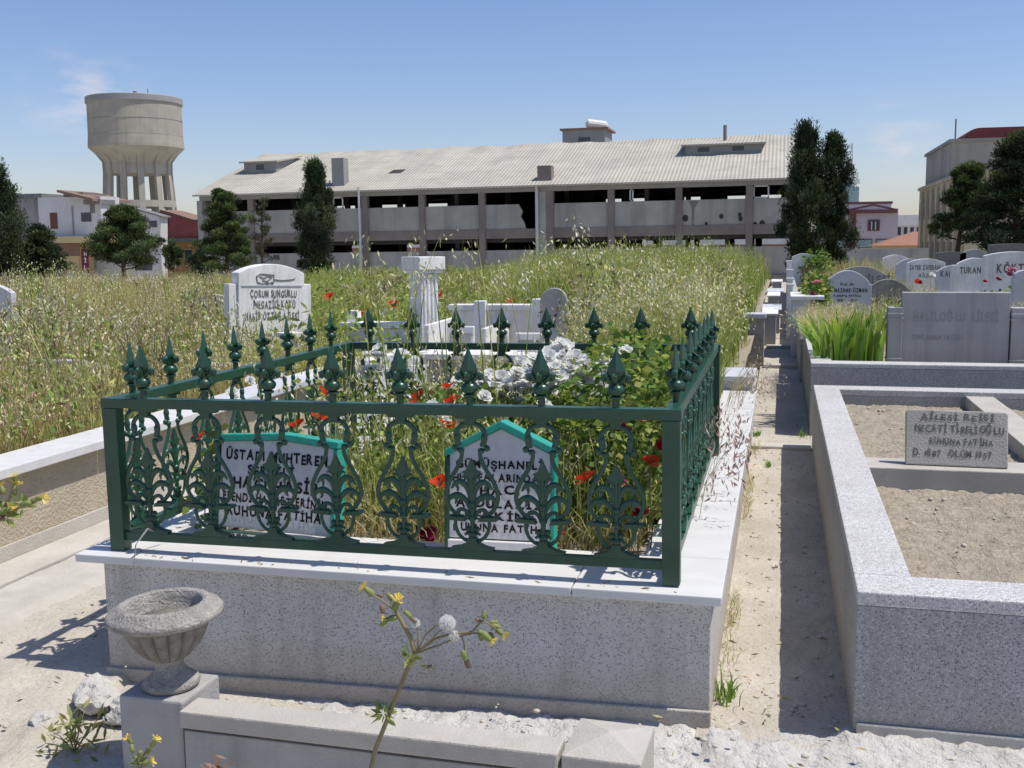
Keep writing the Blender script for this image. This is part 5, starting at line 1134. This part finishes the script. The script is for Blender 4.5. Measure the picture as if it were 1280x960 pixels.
# ------------------------------------------------------------------ roses
def bloom_mesh(name, cols, r, petals=22):
    lf = Leafy(); V = []; C = []; Q = []
    for i in range(petals):
        f = i/petals; a = i*2.4; op = .2+1.2*f; rr = r*(.35+.65*f)*(.9+.2*random.random())
        c, s = math.cos(a), math.sin(a); wd = rr*.85
        col = np.array(cols[i % len(cols)])*random.uniform(.85, 1.0)
        for (u, v_) in ((0, 0), (-.6, .55), (-.45, 1), (.45, 1), (.6, .55)):
            d_ = v_*rr; x = d_*math.sin(op); z = d_*math.cos(op)+r*.1*(1-f); t = u*wd
            V.append((x*c-t*s, x*s+t*c, z)); C.append(col*(.75+.25*v_))
    me = np_mesh(name, np.array(V), [np.arange(len(V)).reshape(-1, 5)], np.array(C)); me.materials.append(K['petal']); return me
white_b = [bloom_mesh('rose_bloom', [(.94, .94, .92), (.95, .95, .92), (.92, .92, .85)], r) for r in (.046, .054, .036)]
red_b = [bloom_mesh('rose_bloom', [(.42, .012, .03), (.52, .02, .04)], .035)]
pink_b = [bloom_mesh('rose_bloom', [(.75, .22, .36), (.8, .35, .45)], .055)]
mag_b = [bloom_mesh('rose_bloom', [(.20, .008, .04), (.28, .015, .07)], .04)]
coral_b = [bloom_mesh('rose_bloom', [(.75, .12, .05), (.8, .2, .1)], .05)]
def rose_bush(label, loc, ext, nleaf, blooms, group=None, cols=None, L=.042, nstem=12):
    t = thing('rose_bush', label, 'rose bush', loc, 0, group); ex, ey, ez = ext
    cols = cols or [(.12, .20, .045), (.19, .28, .06), (.08, .14, .035), (.30, .33, .08)]
    b = MB(); ends = []
    for i in range(nstem):
        a = random.uniform(0, 2*PI); r = math.sqrt(random.random()); e = (r*ex*math.cos(a), r*ey*math.sin(a), ez*random.uniform(.6, 1)*(1-.35*r*r))
        b.tube([(random.uniform(-.05, .05), random.uniform(-.05, .05), -.05), (e[0]*.5, e[1]*.5, e[2]*.55), e], [.006, .0045, .002], 5); ends.append(e)
    b.build('stem', 'bark', t)
    n = nleaf; a = U(0, 2*PI, n); r = np.sqrt(U(.02, 1, n)); f = U(.08, 1, n)
    P = np.stack([r*ex*np.cos(a), r*ey*np.sin(a), ez*f*(1-.3*r*r)], 1)+rng.normal(0, .03, (n, 3))
    cl = np.sin(P[:, 0]*17)+np.sin(P[:, 1]*15+2)+np.sin(P[:, 2]*19); P = P[cl > -1.1]; n = len(P)
    lf = Leafy(); lf.leaves(P, np.stack([rng.normal(0, 1, n), rng.normal(0, 1, n), rng.normal(-.1, .5, n)], 1), U(.6, 1.3, n)*L, U(.5, .8, n)*L, cmix(cols, n))
    lf.build('foliage', 'leaf', t)
    for (x, y, z, me) in blooms:
        o = bpy.data.objects.new('rose_bloom', me); COL.objects.link(o); o.parent = t; o.location = (x, y, z)
        o.rotation_euler = (random.uniform(.1, .9), random.uniform(-.1, .8), 0); o.scale = [random.uniform(.8, 1.15)]*3
    return t
bl_ = []
def put(px, py, Y, me, loc): q = at(px, py, Y); bl_.append((q.x-loc[0], q.y-loc[1], q.z-loc[2], me))
loc = (-1.12, 5.12, .41)
for i in range(46): put(random.gauss(710, 30), random.gauss(464, 14), random.uniform(4.75, 5.1), random.choice(white_b), loc)
for i in range(38): put(random.gauss(632, 26), random.gauss(482, 13), random.uniform(4.95, 5.25), random.choice(white_b), loc)
for i in range(8): put(random.uniform(570, 760), random.uniform(495, 545), 4.8, random.choice(white_b), loc)
for (px, py) in ((545, 520), (555, 528), (733, 546), (732, 582), (540, 512), (680, 507)): put(px, py, 4.7, white_b[0], loc)
rose_bush('wide rose bush covered in white blooms in the middle of the railed grave', loc, (.56, .42, .60), 5200, bl_)
bl_ = []; loc = (-2.05, 5.2, .41)
for i in range(12): put(random.uniform(450, 515), random.uniform(435, 478), 5.4, random.choice(white_b), loc)
for i in range(4): put(random.uniform(290, 350), random.uniform(455, 500), 5.2, white_b[2], loc)
rose_bush('sparse rose with scattered white blooms at the left back of the railed grave', loc, (.34, .35, .62), 900, bl_, nstem=9)
bl_ = []; loc = (-.66, 4.75, .41)
for (px, py, me) in ((775, 536, red_b[0]), (829, 558, red_b[0]), (770, 600, red_b[0]), (800, 642, red_b[0]), (696, 665, red_b[0]), (838, 574, red_b[0]), (790, 522, coral_b[0])): put(px, py, 4.0, me, loc)
rose_bush('tall leafy rose with a few dark red blooms at the right end inside the railing', loc, (.25, .58, .82), 4600, bl_, nstem=18)
bl_ = []; loc = (-2.22, 4.0, .41)
rose_bush('thin leafy climbing rose stems behind the left corner post', loc, (.13, .16, .45), 260, [], L=.05, nstem=5)
bl_ = []; loc = (-1.48, 4.25, .41); put(535, 668, 3.92, mag_b[0], loc)
rose_bush('small plant with one dark magenta bloom between the two headstones', loc, (.13, .14, .24), 200, bl_, nstem=4)
bl_ = []; q = at(1012, 395, 15.9); loc = (.47, 15.9, .45)
for (px, py, me) in ((1018, 354, pink_b[0]), (1023, 353, pink_b[0]), (1014, 367, pink_b[0]), (1017, 368, pink_b[0]), (1001, 373, coral_b[0]), (1014, 377, coral_b[0])): put(px, py, 15.4, me, loc)
rose_bush('rose bush with pink and coral blooms at the right of the path', loc, (.19, .5, .74), 1900, bl_, L=.07)
bl_ = []; loc = (2.85, 15.2, .30)
for (px, py, me) in ((1262, 344, pink_b[0]), (1267, 337, pink_b[0]), (1261, 338, pink_b[0]), (1247, 349, red_b[0]), (1249, 350, red_b[0]), (1231, 352, red_b[0])): put(px, py, 14.6, me, loc)
rose_bush('rose bush with pink and red blooms in front of the largest white headstone', loc, (.55, .5, .68), 2200, bl_, L=.07)
bl_ = []; loc = (1.95, 15.5, .30)
for (px, py, me) in ((1146, 352, coral_b[0]), (1150, 353, red_b[0]), (1165, 344, white_b[1])): put(px, py, 15, me, loc)
rose_bush('low rose bush with coral blooms above the broad grey headstone', loc, (.65, .5, .52), 2200, bl_, L=.07)
bl_ = []; rose_bush('dark green shrub beside the path just in front of the twin cypresses', (1.0, 34, 0), (.5, .5, 1.35), 1500, [], L=.14)
bl_ = []; rose_bush('leafy green shrub at the right edge behind the broad grey headstone', (2.15, 10.6, .5), (.35, .5, .34), 1500, [], L=.05)
# ------------------------------------------------------------------ poppies
def poppy_mesh(r):
    V = []; C = []; Q = []
    for i in range(4):
        a = i*PI/2+.2; b0 = len(V)
        for iu, u in enumerate((-.75, -.3, .3, .75)):
            for iv, v_ in enumerate((0, .5, 1)):
                aa = a+u*1.15*(.4+.6*v_); d_ = r*v_; op = .95+.25*(i % 2)
                V.append((d_*math.sin(op)*math.cos(aa), d_*math.sin(op)*math.sin(aa), d_*math.cos(op)*(1+.2*math.cos(7*aa))))
                C.append(np.array((.75, .055, .012))*(.6+.4*v_) if v_ > 0 else np.array((.03, .01, .01)))
        for iu in range(3):
            for iv in range(2): k = b0+iu*3+iv; Q.append((k, k+3, k+4, k+1))
    me = np_mesh('flower', np.array(V), [np.array(Q)], np.array(C)); me.materials.append(K['petal']); return me
pop_me = poppy_mesh(.052)
stem_me = MB().tube([(0, 0, 0), (.01, 0, .33), (.0, 0, .66), (0, 0, 1)], .0028, 5).mesh('stem'); sm_ = material('poppy_stem', (.13, .18, .06)); stem_me.materials.append(sm_)
pops = [(400, 525, 4.3, 'big scarlet poppy just above the right part of the low wide headstone'), (371, 534, 4.3, 'half folded scarlet poppy next to the big one above the low wide headstone'),
        (250, 549, 4.0, 'scarlet poppy above the left end of the low wide headstone'), (550, 606, 3.93, 'orange-red poppy touching the left edge of the gabled headstone'),
        (735, 601, 3.93, 'large orange-red poppy just right of the gabled headstone'), (559, 535, 4.5, 'orange poppy below a white bloom left of the gabled headstone roof'),
        (813, 580, 3.95, 'orange poppy near the right corner post of the railing'), (561, 485, 4.8, 'orange poppy seen above the top rail near the middle'),
        (524, 499, 4.8, 'small red poppy just at the top rail left of the middle'), (566, 503, 4.8, 'red poppy sitting on the line of the top rail'),
        (606, 483, 5.3, 'faded rust red poppy in front of the grey kerb block'), (406, 494, 4.5, 'bright red poppy right on the top rail above the low headstone'),
        (465, 514, 4.7, 'pinkish red poppy below the top rail left of the middle')]
for (px, py, Y, lab) in pops:
    q = at(px, py, Y); t = thing('poppy', lab, 'poppy', (q.x, q.y, .41), random.uniform(0, 6), 'red poppies inside the railing')
    o = bpy.data.objects.new('stem', stem_me); COL.objects.link(o); o.parent = t; o.scale = (1, 1, q.z-.41)
    o = bpy.data.objects.new('flower', pop_me); COL.objects.link(o); o.parent = t; o.location = (0, 0, q.z-.41); o.rotation_euler = (random.uniform(.2, .9), random.uniform(-.5, .5), 0)
    o.scale = [random.uniform(.75, 1.05)]*3
for i, (px, py, Y) in enumerate(((453, 392, 12), (548, 371, 13), (641, 379, 12.5), (663, 380, 12.5), (492, 382, 12), (412, 372, 13))):
    q = at(px, py, Y); t = thing('poppy', ['orange poppy in the grass left of the fluted pillar', 'red poppy in the grass close right of the fluted pillar shaft', 'red poppy above the panelled marble kerb', 'orange poppy at the right end of the panelled marble kerb', 'orange poppy just left of the fluted pillar', 'red poppy beside the right edge of the arched white headstone'][i], 'poppy', (q.x, q.y, .40), 0, 'poppies in the tall grass')
    o = bpy.data.objects.new('stem', stem_me); COL.objects.link(o); o.parent = t; o.scale = (1.5, 1.5, q.z-.40)
    o = bpy.data.objects.new('flower', pop_me); COL.objects.link(o); o.parent = t; o.location = (0, 0, q.z-.40); o.scale = (1.5, 1.5, 1.5); o.rotation_euler = (.7, 0, 0)
# ------------------------------------------------------------------ weeds in the foreground
wst = material('weed_stem', (.27, .24, .12), (.2, .15, .09), 30, rough=.7); wgr = material('weed_bud', (.24, .27, .09), (.17, .2, .06), 60, rough=.7); wye = material('weed_yellow', (.72, .50, .03), (.65, .55, .1), 60, rough=.6); wdr = material('weed_dry', (.22, .15, .1), rough=.9)
def stalk(Y0, pts): return [at(px, py, Y0+dy) for px, py, dy in pts]
def sub(P, o): return [tuple(p-o) for p in P]
def weed(label, Y, base, stems, buds, fluff=(), sprigs=(), r=.0052):
    o = at(base[0], base[1], Y); o = Vector((o.x, o.y, o.z)); t = thing('flowering_weed', label, 'weed', tuple(o))
    for (pts, r0, r1) in stems:
        P = sub(stalk(Y, pts), o); c = []
        for i in range(len(P)-1):
            for k in range(3): c.append(tuple(Vector(P[i]).lerp(Vector(P[i+1]), k/3)))
        c.append(P[-1]); MB().tube(c, taper(len(c), r0, r1), 7).build('stem', wst, t, smooth=True)
    for (px, py, sz, kd, ang) in buds:
        q = at(px, py, Y+random.uniform(-.02, .02))-o; M = Matrix.Translation(q) @ Matrix.Rotation(ang, 4, 'Y') @ Matrix.Rotation(random.uniform(-.4, .4), 4, 'X')
        bd = MB().lathe([(.001, -sz), (sz*.42, -sz*.75), (sz*.5, -.2*sz), (sz*.36, .5*sz), (sz*.30, .75*sz)], 9).xform(M).build('bud', wdr if kd == 'd' else wgr, t, smooth=True)
        if kd == 'y':
            fl = MB()
            for k in range(16):
                a = 2*PI*k/16; rr = sz*random.uniform(.5, 1.05); hh = sz*random.uniform(1.0, 1.45)
                fl.add([(0, 0, sz*.6), (rr*math.cos(a-.14), rr*math.sin(a-.14), hh), (rr*1.1*math.cos(a), rr*1.1*math.sin(a), hh*.98), (rr*math.cos(a+.14), rr*math.sin(a+.14), hh)], [(0, 1, 2, 3)])
            fl.xform(M).build('petals', wye, bd)
    for (px, py, rad) in fluff:
        q = at(px, py, Y)-o; lf = Leafy(); n = 650; g = rng.normal(size=(n, 3)); g /= np.linalg.norm(g, axis=1, keepdims=True)
        lf.leaves(np.array(q)+g*rad*.15, g, rad*U(.7, 1.0, n), .0012, cvar((.85, .85, .83), n, .08, .02))
        g2 = g[:400]; lf.leaves(np.array(q)+g2*rad*.8, np.cross(g2, rng.normal(size=(400, 3))), .012, .0012, cvar((.85, .85, .83), 400, .08, .02))
        lf.build('seed_head', 'petal', t)
    for (px, py, rad, nn) in sprigs:
        q = at(px, py, Y)-o; lf = Leafy(); D = rng.normal(size=(nn, 3))
        lf.leaves(np.array(q)+D*rad*.12, D, rad*U(.5, 1.1, nn), rad*.3, cmix([(.22, .28, .07), (.3, .34, .1)], nn)); lf.build('leaf_tuft', 'leaf', t)
    return t
weed('dried tall weed with yellow buds and white seed ball before the speckled plinth', 2.3, (452, 1010),
     [([(452, 1010, 0), (470, 935, 0), (492, 880, 0), (508, 840, 0), (519, 816, 0)], .0062, .0050),
      ([(519, 816, 0), (512, 795, 0), (498, 770, 0), (492, 757, 0)], .0056, .0048), ([(495, 765, 0), (480, 752, 0), (462, 741, 0)], .0026, .0018),
      ([(521, 815, 0), (523, 800, 0), (521, 782, 0)], .0022, .0016), ([(521, 814, .0), (532, 793, .01), (545, 782, .01), (556, 777, .01)], .0024, .0018),
      ([(521, 815, .0), (538, 800, -.01), (548, 790, -.01), (560, 784, -.01)], .002, .0016),
      ([(522, 814, 0), (545, 798, 0), (565, 792, 0), (590, 790, 0), (602, 776, 0)], .0034, .0024), ([(522, 816, 0), (550, 806, 0), (575, 795, 0), (595, 791, 0)], .0026, .0020),
      ([(577, 794, 0), (580, 805, 0), (581, 815, 0)], .002, .0016), ([(602, 776, 0), (612, 780, 0), (622, 788, 0)], .002, .0015), ([(596, 791, 0), (604, 795, 0), (612, 796, 0)], .002, .0015)],
     [(461, 739, .017, 'y', -.9), (475, 744, .009, 'd', -1.2), (487, 746, .013, 'g', -.4), (495, 756, .018, 'y', .4), (478, 762, .013, 'd', 2.9), (489, 773, .016, 'y', -1.9), (480, 778, .014, 'g', -2.4), (510, 768, .013, 'g', 2.1), (517, 775, .011, 'd', 2.2),
      (605, 768, .012, 'g', .2), (597, 775, .009, 'd', -1), (608, 796, .017, 'y', 2.2), (601, 795, .015, 'g', 2.9), (615, 796, .013, 'g', 2.6), (620, 783, .014, 'g', 1.9), (625, 790, .014, 'y', 2.0), (617, 778, .012, 'g', 1.4), (580, 820, .015, 'g', 3.0), (584, 830, .013, 'd', 2.8), (472, 884, .010, 'g', -.5), (537, 833, .008, 'd', 1)],
     fluff=[(559, 779, .021), (568, 795, .012), (519, 779, .008)], sprigs=[(512, 820, .03, 26), (480, 892, .035, 30), (536, 832, .022, 8)])
weed('yellow flowering weed leaning in from the left edge of the photo', 2.2, (-60, 760),
     [([(-60, 760, 0), (-30, 690, 0), (-5, 650, 0), (10, 625, 0), (19, 608, 0)], .005, .003), ([(-5, 650, 0), (15, 640, 0), (32, 630, 0), (50, 624, 0)], .0035, .003), ([(-10, 640, 0), (2, 612, 0), (8, 612, 0)], .003, .002), ([(-12, 660, 0), (2, 645, 0), (10, 642, 0)], .003, .002)],
     [(19, 600, .013, 'y', .1), (18, 612, .018, 'y', .2), (3, 612, .013, 'y', -.5), (50, 623, .014, 'y', 1.3), (42, 626, .016, 'g', 1.2), (32, 630, .018, 'g', 1.2), (2, 630, .016, 'y', -1), (7, 638, .018, 'y', 1), (12, 643, .016, 'g', 1.7), (1, 648, .014, 'd', 2)],
     sprigs=[(28, 631, .03, 20), (10, 645, .03, 20)])
weed('small weed with yellowish buds at the foot of the urn post', 2.45, (172, 990),
     [([(172, 990, 0), (170, 955, 0), (163, 930, 0)], .004, .002), ([(171, 960, 0), (182, 940, 0), (191, 930, 0)], .003, .002), ([(171, 965, 0), (180, 955, 0), (186, 952, 0)], .003, .002)],
     [(162, 926, .013, 'y', -.2), (165, 935, .013, 'g', -.2), (192, 929, .015, 'y', .6), (186, 937, .016, 'g', .6), (175, 943, .016, 'g', .3), (184, 953, .015, 'y', 1.2), (170, 950, .014, 'g', 0)], sprigs=[(172, 955, .03, 20)])
lf = Leafy(); q = at(92, 915, 2.85); n = 110
P = np.stack([q.x+rng.normal(0, .05, n), q.y+rng.normal(0, .05, n), U(.0, .1, n)], 1); lf.leaves(P, rng.normal(size=(n, 3))+[0, 0, .3], U(.03, .07, n), U(.008, .018, n), cmix([(.2, .25, .08), (.3, .32, .13), (.36, .33, .15)], n))
t = thing('ground_weed', 'small pale green weed growing in the rubble left of the urn post', 'weed', (q.x, q.y, 0)); lw = lf.build('foliage', 'leaf', t); lw.location = (-q.x, -q.y, 0)
for k in range(7):
    a = k*.9; MB().tube([(0, 0, -.01), (.04*math.cos(a), .04*math.sin(a), .05), (.09*math.cos(a), .09*math.sin(a), .09)], [.003, .002, .001], 5).build('stem', wst, t)
lf = Leafy(); n = 26; q = Vector((-1.55, 2.66, .10)); P = np.array(q)+rng.normal(0, 1, (n, 3))*[.03, .01, .02]
lf.leaves(P, rng.normal(size=(n, 3))*[1, .4, .6]+[.4, -.3, .3], .05, .012, cmix([(.3, .18, .15), (.4, .27, .22)], n)); t = lf.build('dead_leaves', 'leaf'); kind(t, 'stuff')
